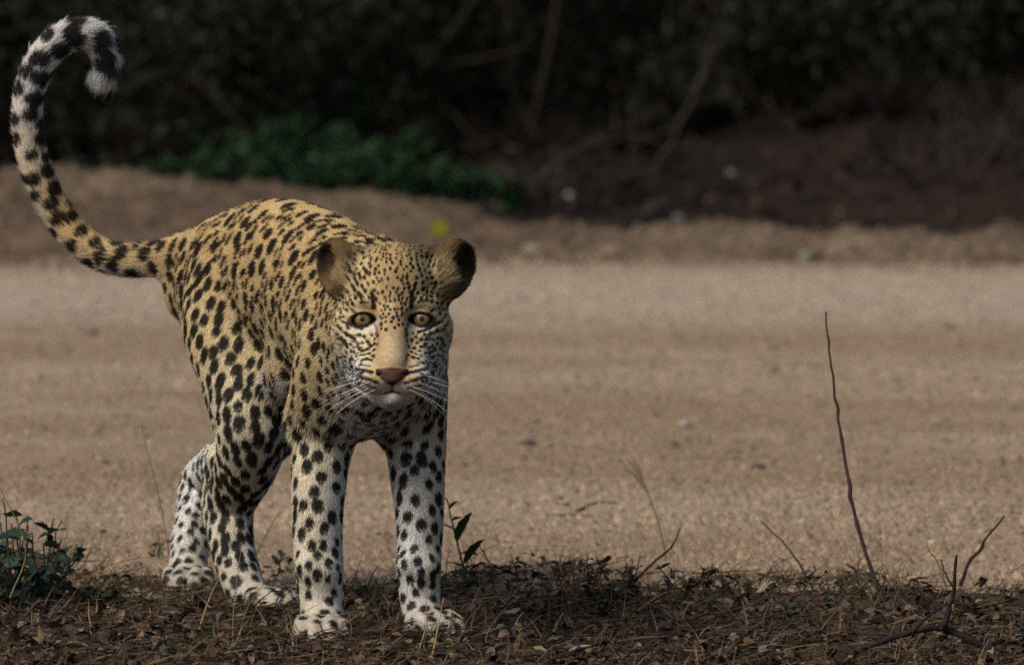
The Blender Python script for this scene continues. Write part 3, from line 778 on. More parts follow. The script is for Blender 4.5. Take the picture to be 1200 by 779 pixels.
a2 = N_.new('ShaderNodeAttribute'); a2.attribute_name = 'skin_normal'
gm = N_.new('ShaderNodeNewGeometry'); mxn = N_.new('ShaderNodeMix'); mxn.data_type = 'VECTOR'; mxn.inputs[0].default_value = .72
L_.new(gm.outputs['Normal'], mxn.inputs[4]); L_.new(a2.outputs['Vector'], mxn.inputs[5])
nn = N_.new('ShaderNodeVectorMath'); nn.operation = 'NORMALIZE'; L_.new(mxn.outputs[1], nn.inputs[0]); L_.new(nn.outputs[0], b.inputs['Normal'])
L_.new(a1.outputs['Color'], b.inputs['Base Color']); b.inputs['Roughness'].default_value = .6; b.inputs['Specular IOR Level'].default_value = .06
hc_d.materials.append(hm_)
fur = bpy.data.objects.new('fur', hc_d); COL.objects.link(fur); fur.parent = leopard
print('fur strands', NS, round(time.time() - T0, 1))
# ---- eyes
eye_mat = attr_mat('eye', rough=.12, spec=.5)
eye_mat.node_tree.nodes['Principled BSDF'].inputs['Coat Weight'].default_value = 1.0
eye_mat.node_tree.nodes['Principled BSDF'].inputs['Coat Roughness'].default_value = .03
for s, ec_ in zip((-1, 1), EYE):
    nu, nv = 64, 40; vs = []; cs_ = []; fs = []
    for i in range(nv + 1):
        th = math.pi * (i / nv) ** 1.3
        for j in range(nu):
            ph = 2 * math.pi * j / nu
            r = EYE_R; ir = math.sin(th) * r if th < 1.57 else 9
            bulge = .10 * max(0, 1 - (ir / 1.3) ** 2) if ir < 1.3 else 0
            vs.append(((r + bulge) * math.sin(th) * math.cos(ph), (r + bulge) * math.sin(th) * math.sin(ph), (r + bulge) * math.cos(th)))
            pup = .36; q = (ir - pup) / (1.26 - pup)
            st = .82 + .36 * random.Random(j * 7 + s).random()
            if ir < pup: cc_ = np.array([.003, .003, .003])
            elif ir < 1.26:
                cc_ = (lin(150, 122, 66) * (1 - q) + lin(100, 86, 46) * q) * st
                if q > .80: cc_ = cc_ * (1 - (q - .8) * 4.2)
                if q < .12: cc_ = cc_ * (.35 + q * 5.4)
            else: cc_ = lin(30, 24, 20)
            cs_.append(np.maximum(cc_, .002))
    for i in range(nv):
        for j in range(nu): fs.append((i * nu + j, (i + 1) * nu + j, (i + 1) * nu + (j + 1) % nu, i * nu + (j + 1) % nu))
    vw = np.array([H(ec_[0] + q[0], ec_[1] + q[1], ec_[2] + q[2]) for q in vs]) - Moff
    o = new_mesh('eye', vw, np.array(fs), eye_mat, leopard, cols=np.array(cs_))
# ---- whiskers
def tube(path, radii, seg=5):
    path = np.asarray(path, float); n = len(path); vs = []; t = norm(np.gradient(path, axis=0))
    up = np.array([0.31, 0.2, 0.93]); 
    for i in range(n):
        a_ = norm(np.cross(t[i], up)); b_ = np.cross(t[i], a_)
        for j in range(seg):
            an = 2 * math.pi * j / seg; vs.append(path[i] + radii[i] * (math.cos(an) * a_ + math.sin(an) * b_))
    fs = [(i * seg + j, i * seg + (j + 1) % seg, (i + 1) * seg + (j + 1) % seg, (i + 1) * seg + j) for i in range(n - 1) for j in range(seg)]
    return np.array(vs), np.array(fs)
wm, nt, b = nodes('whisker'); b.inputs['Base Color'].default_value = (.82, .82, .80, 1); b.inputs['Roughness'].default_value = .35
wr = random.Random(4)
for s in (-1, 1):
    for row, (ry_, n_) in enumerate(((-8.4, 3), (-9.2, 4), (-10.0, 4), (-10.6, 3))):
        for k in range(n_):
            x0 = 2.5 + k * .6; z0 = 8.0 - k * 1.0 - row * .15
            ln = wr.uniform(4.5, 8.5) * (1 - .12 * k + .1 * row); dirx = s * wr.uniform(.85, 1.0); diry = 0.0 - .15 * row + wr.uniform(-.12, .12); dirz = wr.uniform(-.2, .25)
            pth = []
            for t in np.linspace(0, 1, 9):
                pth.append(H(s * x0 + dirx * ln * t, ry_ + diry * ln * t - .16 * ln * t * t, z0 + dirz * ln * t - .28 * ln * t * t))
            vv, ff = tube(np.array(pth) - Moff, np.linspace(.00034, .00010, 9))
            new_mesh('whisker', vv, ff, wm, leopard)
# ================================================================== small things on the ground
R = random.Random(11); NR = np.random.default_rng(21)
def rand_rot(n, rg, tilt):
    """random frames lying roughly flat: tilt = spread from horizontal (radians)"""
    a = rg.uniform(0, 2 * np.pi, n); t = rg.normal(0, tilt, n); u = rg.normal(0, tilt, n)
    f = np.stack([np.cos(a) * np.cos(t), np.sin(a) * np.cos(t), np.sin(t)], 1)
    s = np.stack([-np.sin(a) * np.cos(u), np.cos(a) * np.cos(u), np.sin(u)], 1)
    return f, s, norm(np.cross(f, s))
def leaf_cloud(base, f, s, n, L, W, curl, cols, seg=3):
    """many folded, curled leaves as one mesh: arrays (n,...) -> verts, faces, cols"""
    m = len(base); prof = np.sin(np.linspace(.12, np.pi - .02, seg + 1)) ** .8
    Vs = np.zeros((m, (seg + 1) * 3, 3)); 
    for i in range(seg + 1):
        t = i / seg
        c = base + f * (L * t)[:, None] + n * (curl * L * (t - t * t) * 2.0)[:, None]
        w = W * prof[i] * .5
        for j, k in enumerate((-1, 0, 1)):
            Vs[:, i * 3 + j] = c + s * (k * w)[:, None] + n * (abs(k) * w * .45)[:, None]
    F = []
    for i in range(seg):
        for j in range(2): F.append((i * 3 + j, i * 3 + j + 1, i * 3 + j + 4, i * 3 + j + 3))
    F = (np.array(F)[None] + (np.arange(m) * (seg + 1) * 3)[:, None, None]).reshape(-1, 4)
    return Vs.reshape(-1, 3), F, np.repeat(cols, (seg + 1) * 3, 0)
def pick_cols(n, rg, pal, jit=.25):
    pal = np.array(pal); c = pal[rg.integers(0, len(pal), n)]
    return c * rg.uniform(1 - jit, 1 + jit, (n, 1))
litter_mat = attr_mat('dry_leaf', rough=.8, spec=.2, noise=(120, .3), bump=(220, .5, .002))
green_mat = attr_mat('green_leaf', rough=.5, spec=.35, noise=(90, .25), trans=.25)
bark_mat = attr_mat('bark', rough=.9, spec=.15, noise=(140, .35), bump=(260, .7, .002))
def verge_mask(x, y): return verge_edge(x) + .20 * vnoise(np.stack([x, y, 0 * x], 1), 6, 44) + .07 * vnoise(np.stack([x, y, 0 * x], 1), 17, 46)
# litter positions: dense close to the lens, thinning out onto the sand
def scatter(n, rg, x0=-2.6, x1=2.6, y0=-1.3, y1=1.05, soft=.17):
    x = np.where(rg.random(n) < .78, rg.uniform(-.85, .85, n), rg.uniform(x0, x1, n)); y = rg.uniform(y0, y1, n)
    k = rg.random(n) < smooth(soft, -soft, y - verge_mask(x, y)) ** 1.3 * (.55 + .45 * smooth(-.5, .3, vnoise(np.stack([x, y, 0 * x], 1), 9, 45))) + .012
    return x[k], y[k]
DRY = [lin(52, 40, 36), lin(76, 62, 60), lin(84, 70, 66), lin(112, 88, 66), lin(88, 66, 50), lin(128, 104, 82), lin(98, 82, 78), lin(70, 52, 42), lin(120, 102, 96), lin(146, 122, 92), lin(60, 46, 38), lin(104, 74, 52)]
DRY = [c_ * .72 * np.array([.97, 1.0, 1.02]) for c_ in DRY]
x, y = scatter(20000, NR); n_ = len(x); z = ground_arr(x, y)
f, s, nn_ = rand_rot(n_, NR, .42); Ls = (.006 + NR.gamma(1.6, .0058, n_)).clip(0, .030)
base = np.stack([x, y, z + NR.uniform(.001, .016, n_)], 1) - f * (Ls / 2)[:, None]
base[:, 2] = np.maximum(base[:, 2], z + .001)
vv, ff, cc = leaf_cloud(base, f, s, nn_, Ls, Ls * NR.uniform(.35, .65, n_), NR.normal(.1, .28, n_), pick_cols(n_, NR, DRY))
tag(new_mesh('leaf_litter', vv, ff, litter_mat, cols=cc), 'brown and grey dry leaf litter carpeting the verge', kind='stuff')
# straw and broken twigs
def blades(base, d0, bend, L, W, cols, seg=4, taper=True):
    m = len(base); Vs = np.zeros((m, (seg + 1) * 2, 3)); side = norm(np.cross(d0, np.array([.2, .9, .35])))
    for i in range(seg + 1):
        t = i / seg; c = base + d0 * (L * t)[:, None] + bend * (L * t * t)[:, None]
        w = W * ((1 - t * .85) if taper else 1) * .5
        Vs[:, i * 2] = c - side * w[:, None]; Vs[:, i * 2 + 1] = c + side * w[:, None] + np.array([0, 0, .0006])
    F = np.array([(i * 2, i * 2 + 1, i * 2 + 3, i * 2 + 2) for i in range(seg)])
    F = (F[None] + (np.arange(m) * (seg + 1) * 2)[:, None, None]).reshape(-1, 4)
    return Vs.reshape(-1, 3), F, np.repeat(cols, (seg + 1) * 2, 0)
x, y = scatter(20000, NR, soft=.18); n_ = len(x); z = ground_arr(x, y)
a_ = NR.uniform(0, 6.28, n_); el = np.abs(NR.normal(.06, .20, n_)); up_ = NR.random(n_) < .16; el = np.where(up_, NR.uniform(.4, 1.4, n_), el)
d0 = np.stack([np.cos(a_) * np.cos(el), np.sin(a_) * np.cos(el), np.sin(el)], 1); Lb = NR.uniform(.015, .085, n_) * np.where(up_, .8, 1)
bend = NR.normal(0, .22, (n_, 3)); bend[:, 2] = -np.abs(bend[:, 2]) * np.where(up_, .8, .25)
STRAW = [c_ * np.array([.62, .64, .72]) for c_ in (lin(62, 48, 40), lin(78, 62, 48), lin(150, 126, 88), lin(168, 142, 100), lin(120, 96, 66), lin(96, 78, 56), lin(136, 116, 92))]
vv, ff, cc = blades(np.stack([x, y, z + .006 * NR.random(n_) + .003], 1), d0, bend, Lb, NR.uniform(.0010, .0028, n_), pick_cols(n_, NR, STRAW))
tag(new_mesh('dry_grass', vv, ff, litter_mat, cols=cc), 'dry straw and broken grass blades strewn among the leaf litter', kind='stuff')
# ragged tufts of dry grass along the edge of the sand
tx_ = np.concatenate([NR.uniform(-.95, .95, 90), NR.uniform(-2.4, 2.4, 50)]); ty_ = verge_mask(tx_, tx_ * 0 + .7) + NR.normal(-.10, .12, len(tx_)); nb = 26
x = np.repeat(tx_, nb) + NR.normal(0, .022, len(tx_) * nb); y = np.repeat(ty_, nb) + NR.normal(0, .022, len(tx_) * nb); z = ground_arr(x, y); hgt = np.repeat(NR.gamma(2.2, .018, len(tx_)).clip(.015, .10), nb)
a_ = NR.uniform(0, 6.28, len(x)); el = NR.uniform(.35, 1.5, len(x)); d0 = np.stack([np.cos(a_) * np.cos(el), np.sin(a_) * np.cos(el), np.sin(el)], 1)
bend = NR.normal(0, .35, (len(x), 3)); bend[:, 2] = -np.abs(bend[:, 2])
vv, ff, cc = blades(np.stack([x, y, z - .002], 1), d0, bend, hgt * NR.uniform(.5, 1.3, len(x)), NR.uniform(.0008, .0022, len(x)), np.repeat(pick_cols(len(tx_), NR, [lin(92, 80, 56), lin(110, 94, 66), lin(70, 66, 46), lin(64, 72, 44), lin(84, 70, 52)]), nb, 0) * NR.uniform(.75, 1.25, (len(x), 1)))
tag(new_mesh('grass_tufts', vv, ff, litter_mat, cols=cc), 'short ragged tufts of dry grass fringing the sand', kind='stuff')
# low green sprigs in the litter
x, y = scatter(900, NR, y1=.8); k = (vnoise(np.stack([x, y, 0 * x], 1), 4.2, 31) > .12); x, y = x[k], y[k]; n_ = len(x); z = ground_arr(x, y)
rep_ = 5; x = np.repeat(x, rep_) + NR.normal(0, .012, n_ * rep_); y = np.repeat(y, rep_) + NR.normal(0, .012, n_ * rep_); z = np.repeat(z, rep_) + NR.uniform(.004, .03, n_ * rep_); n_ *= rep_
f, s, nn_ = rand_rot(n_, NR, .6); Ls = NR.uniform(.008, .018, n_)
GRN = [lin(48, 62, 40), lin(60, 74, 46), lin(40, 52, 38), lin(74, 82, 50)]
vv, ff, cc = leaf_cloud(np.stack([x, y, z], 1), f, s, nn_, Ls, Ls * .5, NR.normal(0, .1, n_), pick_cols(n_, NR, GRN), 2)
tag(new_mesh('ground_cover', vv, ff, green_mat, cols=cc), 'tiny dark green sprigs growing through the leaf litter', kind='stuff')
# ---- stones
def stone_mesh(seed, sq=.62, sub=2):
    import bmesh
    bm = bmesh.new(); bmesh.ops.create_icosphere(bm, subdivisions=sub, radius=1.0)
    co = np.array([v.co[:] for v in bm.verts]); r = 1 + .28 * vnoise(co + seed * 7.3, 1.3, seed) + .10 * vnoise(co + seed, 3.5, seed + 1)
    co = co * r[:, None] * np.array([1, .8, sq]); fs = [[v.index for v in f_.verts] for f_ in bm.faces]; bm.free()
    return co, np.array(fs)
stone_mat = attr_mat('stone', rough=.85, spec=.25, noise=(60, .3), bump=(120, .5, .003))
def stone(px_, py_, wpx, col, label, seed, sq=.62, group=None):
    q = GG(px_, py_); sc = wpx / 2 / (FPX / (DCAM + q[1])); co, fs = stone_mesh(seed, sq)
    o = new_mesh('stone', co * sc, fs, stone_mat, cols=np.tile(col, (len(co), 1))); o.location = (q[0], q[1], q[2] + sc * sq * .45)
    o.rotation_euler = (0, 0, seed * 1.3)
    return tag(o, label, 'stone', group)
stone(803, 499, 15, lin(168, 160, 152), 'pale grey stone lying on the open sand road', 3)
stone(790, 523, 13, lin(92, 82, 78), 'dark stone just in front of a pale one on the road', 4, .8)
stone(108, 393, 13, lin(92, 86, 86), 'grey stone on the road below the curled tail', 5, .75)
stone(1092, 637, 13, lin(186, 178, 166), 'whitish stone on the sand near the fallen forked branch', 6, .55)
stone(1146, 634, 9, lin(140, 132, 128), 'small grey stone on sand beside the slanting bare twig', 7)
stone(858, 700, 15, lin(176, 160, 164), 'pale pinkish stone at the litter edge behind a low weed', 8, .6)
stone(610, 350, 8, lin(80, 78, 72), 'small dark pebble on the pale far wheel track', 9)
# countless small grit
rg = np.random.default_rng(5); m_ = 2600
gx_ = np.where(rg.random(m_) < .8, rg.uniform(-1.0, 1.0, m_), rg.uniform(-3, 3, m_)); gy_ = rg.uniform(.85, 9.6, m_)
gs_ = rg.gamma(2.0, .0011, m_) + .0011; gs_ = np.where(rg.random(m_) < .022, rg.uniform(.005, .009, m_), gs_)
co, fs = stone_mesh(2, .7, 1); gz_ = ground_arr(gx_, gy_)
vv = (co[None] * gs_[:, None, None] * rg.uniform(.7, 1.3, (m_, 1, 3)) + np.stack([gx_, gy_, gz_ + gs_ * .25], 1)[:, None]).reshape(-1, 3)
ff = (fs[None] + (np.arange(m_) * len(co))[:, None, None]).reshape(-1, 3)
cc = np.repeat(pick_cols(m_, rg, [lin(120, 98, 80), lin(92, 78, 68), lin(146, 122, 100), lin(78, 72, 66), lin(160, 142, 122)]), len(co), 0)
tag(new_mesh('gravel', vv, ff, stone_mat, cols=cc), 'fine gravel and grit scattered over the sand road', kind='stuff')
# crumbs and clods of sand that roughen the road, and the berm
rg = np.random.default_rng(6)
octv = np.array([(1, 0, 0), (0, 1, 0), (-1, 0, 0), (0, -1, 0), (.1, .1, 1)], float); octf = np.array([(0, 1, 4), (1, 2, 4), (2, 3, 4), (3, 0, 4)])
def crumbs(name, label, x, y, sz, cols, sq=.8):
    m = len(x); z = ground_arr(x, y); a_ = rg.uniform(0, 6.28, m); ca_, sa_ = np.cos(a_), np.sin(a_)
    v_ = octv[None] * sz[:, None, None] * rg.uniform(.6, 1.4, (m, 5, 1)); v_[:, :, 2] *= sq * 1.35
    vx = v_[:, :, 0] * ca_[:, None] - v_[:, :, 1] * sa_[:, None]; vy = v_[:, :, 0] * sa_[:, None] + v_[:, :, 1] * ca_[:, None]
    vv = np.stack([vx + x[:, None], vy + y[:, None], v_[:, :, 2] + (z - sz * .15)[:, None]], -1).reshape(-1, 3)
    ff = (octf[None] + (np.arange(m) * 5)[:, None, None]).reshape(-1, 3)
    return tag(new_mesh(name, vv, ff, rmat, cols=np.repeat(cols, 5, 0)), label, kind='stuff')
m_ = 105000; cx_ = np.where(rg.random(m_) < .85, rg.uniform(-1, 1, m_), rg.uniform(-2.2, 2.2, m_)); cy_ = .6 + rg.random(m_) ** 1.35 * 7.9
k = rg.random(m_) < .35 + .65 * smooth(-.3, .5, vnoise(np.stack([cx_ * .35, cy_, 0 * cx_], 1), 5, 33)); cx_, cy_ = cx_[k], cy_[k]
cs2 = (.0014 + rg.gamma(2.0, .00135, len(cx_))).clip(0, .009) * (1 + .45 * smooth(4.0, 1.5, cy_))
rc = road_c(cx_[None], cy_[None], cx_[None])[0] * rg.uniform(.70, 1.25, (len(cx_), 1))
crumbs('sand_crumbs', 'loose crumbs of sand roughening the road surface', cx_, cy_, cs2, rc)
m_ = 26000; cx_ = rg.uniform(-1.6, 1.6, m_); cy_ = rg.uniform(8.1, 10.2, m_); k = cy_ < np.interp(cx_, _cx, _cy) + .2; cx_, cy_ = cx_[k], cy_[k]
cs2 = (.0025 + rg.gamma(1.6, .0024, len(cx_))).clip(0, .022)
rc = ground_c(cx_[None], cy_[None], cx_[None])[0] * rg.uniform(.7, 1.25, (len(cx_), 1))
crumbs('berm_clods', 'crumbly clods of sandy soil along the berm', cx_, cy_, cs2, rc)
# ---- stems and twigs
def stem_path(pts, y, jit=0.0, n=14):
    q = catmull(np.array([P(a, b, y) for a, b in pts]), n)
    if jit: q[1:-1] += NR.normal(0, jit, q[1:-1].shape)
    return q
def ctube(name, path, r0, r1, col, parent=None, off=None, mat=None, knots=0.0):
    n = len(path); rr = np.linspace(r0, r1, n)
    if knots: rr = rr * (1 + knots * (NR.random(n) < .35))
    vv, ff = tube(np.asarray(path) - (0 if off is None else off), rr, 6)
    return new_mesh(name, vv, ff, mat or bark_mat, parent, cols=np.tile(col, (len(vv), 1)))
BARK = lin(78, 60, 56); DBARK = lin(46, 38, 38); RBARK = lin(84, 52, 44)
q = GG(1036, 706)
o = ctube('dry_sapling', stem_path([(1040, 716), (1012, 640), (995, 570), (983, 490), (973, 420), (968, 365)], q[1], .0008, 30), .0034, .0012, BARK, knots=.35)
tag(o, 'tall thin bare sapling rising from the verge in front of the road', 'sapling')
q = GG(956, 694)
tag(ctube('dry_twig', stem_path([(959, 700), (940, 668), (922, 640), (893, 611)], q[1], .0008), .0021, .0009, BARK), 'short bare twig leaning away from the tall thin stem', 'twig')
q = GG(1128, 690)
tag(ctube('dry_twig', stem_path([(1120, 700), (1133, 664), (1150, 640), (1160, 622), (1177, 604)], q[1], .0012), .0034, .0014, DBARK, knots=.3), 'dark bare twig slanting outward behind the forked fallen branch', 'twig')
q = GG(1108, 700)
tag(ctube('dry_twig', stem_path([(1112, 712), (1104, 672), (1086, 638)], q[1], .0008), .0018, .0008, lin(120, 100, 74)), 'straw coloured thin stalk beside the forked fallen branch', 'twig')
# fallen forked branch
q = GG(1095, 768); FB = empty('fallen_branch', (q[0], q[1], 0)); Fo = np.array(FB.location)
tag(FB, 'dark forked dead branch lying on the leaf litter', 'branch')
yb = q[1]
ctube('limb', stem_path([(1000, 764), (1030, 752), (1062, 742), (1092, 735), (1112, 738), (1135, 748), (1170, 764)], yb, .0006, 24), .0042, .0054, DBARK, FB, Fo, knots=.25)
tw_ = ctube('fork', stem_path([(1104, 737), (1112, 714), (1118, 690), (1121, 650)], yb - .01, .0008), .0042, .0018, DBARK, FB, Fo, knots=.25)
ctube('twig', stem_path([(1068, 741), (1088, 722), (1110, 706)], yb - .015, .0008), .0028, .0014, DBARK, FB, Fo)
ctube('twig', stem_path([(1118, 690), (1108, 672), (1102, 655)], yb - .01, .0006), .0018, .0008, DBARK, FB, Fo)
# twigs lying on the road
def lying(pts, r0, r1, col, label, cat='twig', name='fallen_twig'):
    path = catmull(np.array([GG(a, b) + [0, 0, r0 * .8] for a, b in pts]), 12)
    return tag(ctube(name, path, r0, r1, col), label, cat)
lying([(612, 602), (640, 605), (672, 604), (704, 606)], .0025, .0012, lin(96, 78, 64), 'thin straight twig lying flat on the road sand')
lying([(676, 601), (690, 594), (705, 590), (728, 591)], .0032, .0014, lin(74, 60, 52), 'arched dark twig lying on the road behind a straight one')
lying([(792, 540), (830, 537), (872, 538)], .0022, .0011, lin(110, 90, 72), 'pale twig lying on the road beyond the dark stone')
lying([(905, 432), (940, 430), (962, 431)], .0024, .0012, lin(104, 84, 68), 'faint twig lying on the far part of the road by the tall stem')
# grass stalk with a fingered seed head
q = GG(780, 655); yg = q[1]; ST = empty('grass_stalk', (q[0], q[1], 0)); So = np.array(ST.location); gc = lin(128, 116, 82)
tag(ST, 'slender grass stalk topped by a fingered seed head', 'grass')
ctube('stem', stem_path([(782, 662), (776, 632), (768, 602), (757, 573)], yg, 0, 12), .0019, .0012, gc, ST, So)
for e_ in ((725, 538), (733, 534), (740, 533), (748, 543), (730, 548)):
    ctube('spike', stem_path([(757, 574), ((757 + e_[0]) / 2 - 1, (574 + e_[1]) / 2 - 4), e_], yg + R.uniform(-.01, .01), 0, 8), .0016, .0007, lin(140, 126, 92), ST, So)
# ---- leafy plants
def leaf_shape(serr=0.0, wid=.5, seg=8, fold=.25, droop=.25):
    vs = []; fs = []
    for i in range(seg + 1):
        t = i / seg; w = wid * .5 * math.sin(math.pi * min(1, .04 + t * .955)) ** .75 * (1.0 + serr * (1 if i % 2 else -1))
        if i == seg: w = .004
        z = -droop * t * t
        vs += [(-w, t, z + fold * w), (0, t, z), (w, t, z + fold * w)]
    for i in range(seg):
        for j in range(2): fs.append((i * 3 + j, i * 3 + j + 1, i * 3 + j + 4, i * 3 + j + 3))
    return np.array(vs), np.array(fs)
LEAF = {}
def leaf_obj(key, parent, off, pos, direction, size, roll=0.0, col=None):
    if key not in LEAF:
        serr, wid, fold, droop, c = key
        vv, ff = leaf_shape(serr, wid, 8, fold, droop)
        o = new_mesh('leaf', vv, ff, green_mat, cols=np.tile(lin(*c), (len(vv), 1))); LEAF[key] = o.data
        COL.objects.unlink(o); bpy.data.objects.remove(o)
    o = bpy.data.objects.new('leaf', LEAF[key]); COL.objects.link(o); o.parent = parent
    d = Vector(direction).normalized()
    o.rotation_mode = 'QUATERNION'; o.rotation_quaternion = d.to_track_quat('Y', 'Z') @ Matrix.Rotation(roll, 3, 'Y').to_quaternion()
    o.location = Vector(np.asarray(pos) - off); o.scale = (size,) * 3
    return o
# seedling beside the paw
q = GG(549, 694); SD = empty('leafy_seedling', (q[0], q[1], 0)); Do = np.array(SD.location); ys = q[1]
tag(SD, 'leafy green seedling with toothed leaves right beside the front paw', 'seedling')
ctube('stem', stem_path([(552, 702), (545, 672), (537, 640), (530, 612), (524, 586)], ys, .0006), .0022, .0009, lin(70, 82, 48), SD, Do)
K1 = (.10, .46, .3, .18, (52, 72, 36)); K2 = (.08, .5, .3, .3, (66, 84, 42))
for (px_, py_, tx, ty, sz, dy_) in ((536, 634, 547, 597, .040, -.3), (545, 660, 560, 632, .036, -.2), (543, 665, 530, 655, .024, -.5), (533, 622, 520, 612, .022, .3), (540, 648, 552, 645, .02, -.5),
                                    (547, 675, 534, 668, .022, -.4), (526, 592, 521, 580, .014, 0), (527, 596, 533, 586, .013, -.2), (546, 680, 562, 676, .024, -.6), (549, 688, 538, 690, .02, -.5), (530, 610, 538, 604, .014, -.4)):
    a1, a2 = P(px_, py_, ys), P(tx, ty, ys); dd = a2 - a1; dd[1] = dy_ * np.linalg.norm(dd)
    leaf_obj(K1 if sz > .03 else K2, SD, Do, a1, dd, sz * 1.4, R.uniform(-.5, .5))
q = GG(578, 692); SE = empty('leafy_seedling', (q[0], q[1], 0)); Eo = np.array(SE.location); ye = q[1]
tag(SE, 'tiny pale green sprout standing alone next to the leafy seedling', 'seedling')
ctube('stem', stem_path([(580, 702), (578, 680), (574, 660), (562, 640)], ye, .0006), .0016, .0008, lin(96, 92, 60), SE, Eo)
for (px_, py_, tx, ty, sz, dy_) in ((579, 684, 568, 676, .017, -.3), (579, 684, 592, 674, .018, -.3), (579, 690, 570, 692, .015, -.6), (578, 676, 586, 664, .015, .1), (576, 668, 570, 662, .012, -.2)):
    a1, a2 = P(px_, py_, ye), P(tx, ty, ye); dd = a2 - a1; dd[1] = dy_ * np.linalg.norm(dd); leaf_obj(K2, SE, Eo, a1, dd, sz, R.uniform(-.5, .5))
# low dark weeds at the litter edge
def weed(pxs, label, nst, hpx, spread, cols, leafn, lsz, seed, bark=RBARK, name='low_weed'):
    rr = random.Random(seed); q = GG(*pxs); W_ = empty(name, (q[0], q[1], 0)); Wo = np.array(W_.location)
    tag(W_, label, 'weed', None)
    for i in range(nst):
        an = rr.uniform(-spread, spread); h_ = hpx * rr.uniform(.55, 1.05); y_ = q[1] + rr.uniform(-.05, .03)
        b0 = (pxs[0] + rr.uniform(-6, 6), pxs[1] + 8); tp = (b0[0] + math.sin(an) * h_, b0[1] - math.cos(an) * h_); md = ((b0[0] + tp[0]) / 2 + rr.uniform(-6, 6), (b0[1] + tp[1]) / 2 + rr.uniform(-3, 3))
        pth = stem_path([b0, md, tp], y_, .0008, 10)
        ctube('stem', pth, .0020, .0008, bark, W_, Wo)
        for k in range(leafn):
            t = rr.uniform(.25, 1.0); p_ = pth[int(t * (len(pth) - 1))]
            leaf_obj((.05, .48, .3, .25, cols[rr.randrange(len(cols))]), W_, Wo, p_, (rr.uniform(-1, 1), rr.uniform(-1, .6), rr.uniform(-.3, .9)), lsz * rr.uniform(.6, 1.25), rr.uniform(-.8, .8))
    return W_
GW = [(44, 54, 36), (54, 62, 40), (62, 62, 42)]; BW = [(58, 50, 38), (70, 56, 42), (46, 44, 34)]
weed((728, 700), 'low dark weed with a reddish stem reaching over the sand', 4, 64, .6, GW, 11, .019, 1)
weed((690, 696), 'twiggy brown weed with a wispy dry top', 5, 56, .5, BW, 6, .014, 2)
weed((706, 714), 'squat dark green weed crowded with small leaves', 8, 50, .9, GW, 14, .019, 3)
weed((800, 705), 'loose olive weed below the fingered grass stalk', 7, 58, .8, GW + BW, 9, .017, 4)
weed((835, 704), 'stubby brown weed with withered leaves beside pinkish stone', 6, 46, .6, BW, 9, .018, 5)
weed((918, 726), 'flat green weed spreading between the leaning twig and litter', 7, 36, 1.2, GW, 11, .017, 6)
weed((1075, 714), 'dry brown weed tuft behind the forked fallen branch', 7, 46, .8, BW, 6, .015, 7)
weed((1145, 722), 'dull olive weed at the end of the forked fallen branch', 7, 40, 1.0, GW + BW, 9, .016, 8)
weed((330, 672), 'sparse weed with grassy shoots between hind and front paws', 3, 44, .6, GW, 6, .016, 9)
weed((186, 655), 'small upright weed sprouting left of the hind paw', 2, 52, .35, [(70, 84, 48), (60, 74, 44)], 6, .016, 10)
weed((115, 704), 'dark trailing weed between the leafy bush and hind paw', 7, 34, 1.2, GW, 10, .018, 12)
q = GG(742, 694); o = ctube('dry_twig', stem_path([(735, 690), (760, 664), (786, 642), (792, 630), (798, 618)], q[1], .0008), .0026, .0010, RBARK); tag(o, 'reddish bent twig reaching out over sand beside the seed-headed stalk', 'twig')
# single tall grass blades
def blade(pts, base, w, col, label):
    q = GG(*base); tag(ctube('tall_grass', stem_path(pts, q[1], 0, 12), w, w * .35, col), label, 'grass')
blade([(204, 690), (190, 600), (178, 550), (165, 498)], (203, 672), .0012, lin(122, 112, 82), 'hair thin grass stem crossing in front of the hindmost leg')
blade([(300, 650), (312, 626), (328, 598)], (300, 660), .0016, lin(96, 104, 62), 'short green grass blade between the hind and front legs')
blade([(90, 690), (104, 650), (120, 630)], (92, 690), .0013, lin(110, 108, 76), 'short arching grass blade beside the dark leafy bush')
blade([(232, 742), (246, 700), (262, 668)], (232, 738), .0017, lin(160, 136, 92), 'straw coloured stalk leaning in front of the hind paw')
blade([(505, 776), (512, 742), (520, 700)], (505, 772), .0019, lin(168, 146, 100), 'dry straw stalk standing in front of the turned paw')
blade([(488, 770), (500, 730), (498, 690)], (488, 766), .0014, lin(150, 132, 94), 'thin bent straw rising between the two front paws')
blade([(12, 700), (30, 640), (-6, 560)], (12, 740), .0016, lin(120, 112, 80), 'long dry stalk crossing the dark leafy bush')
blade([(272, 760), (275, 700), (283, 640)], (272, 756), .0011, lin(140, 122, 88), 'fine dry stem rising in front of the forward hind paw')
blade([(650, 700), (672, 660), (652, 648)], (650, 704), .0012, lin(120, 100, 76), 'bent dry stem beside the twiggy brown weed')
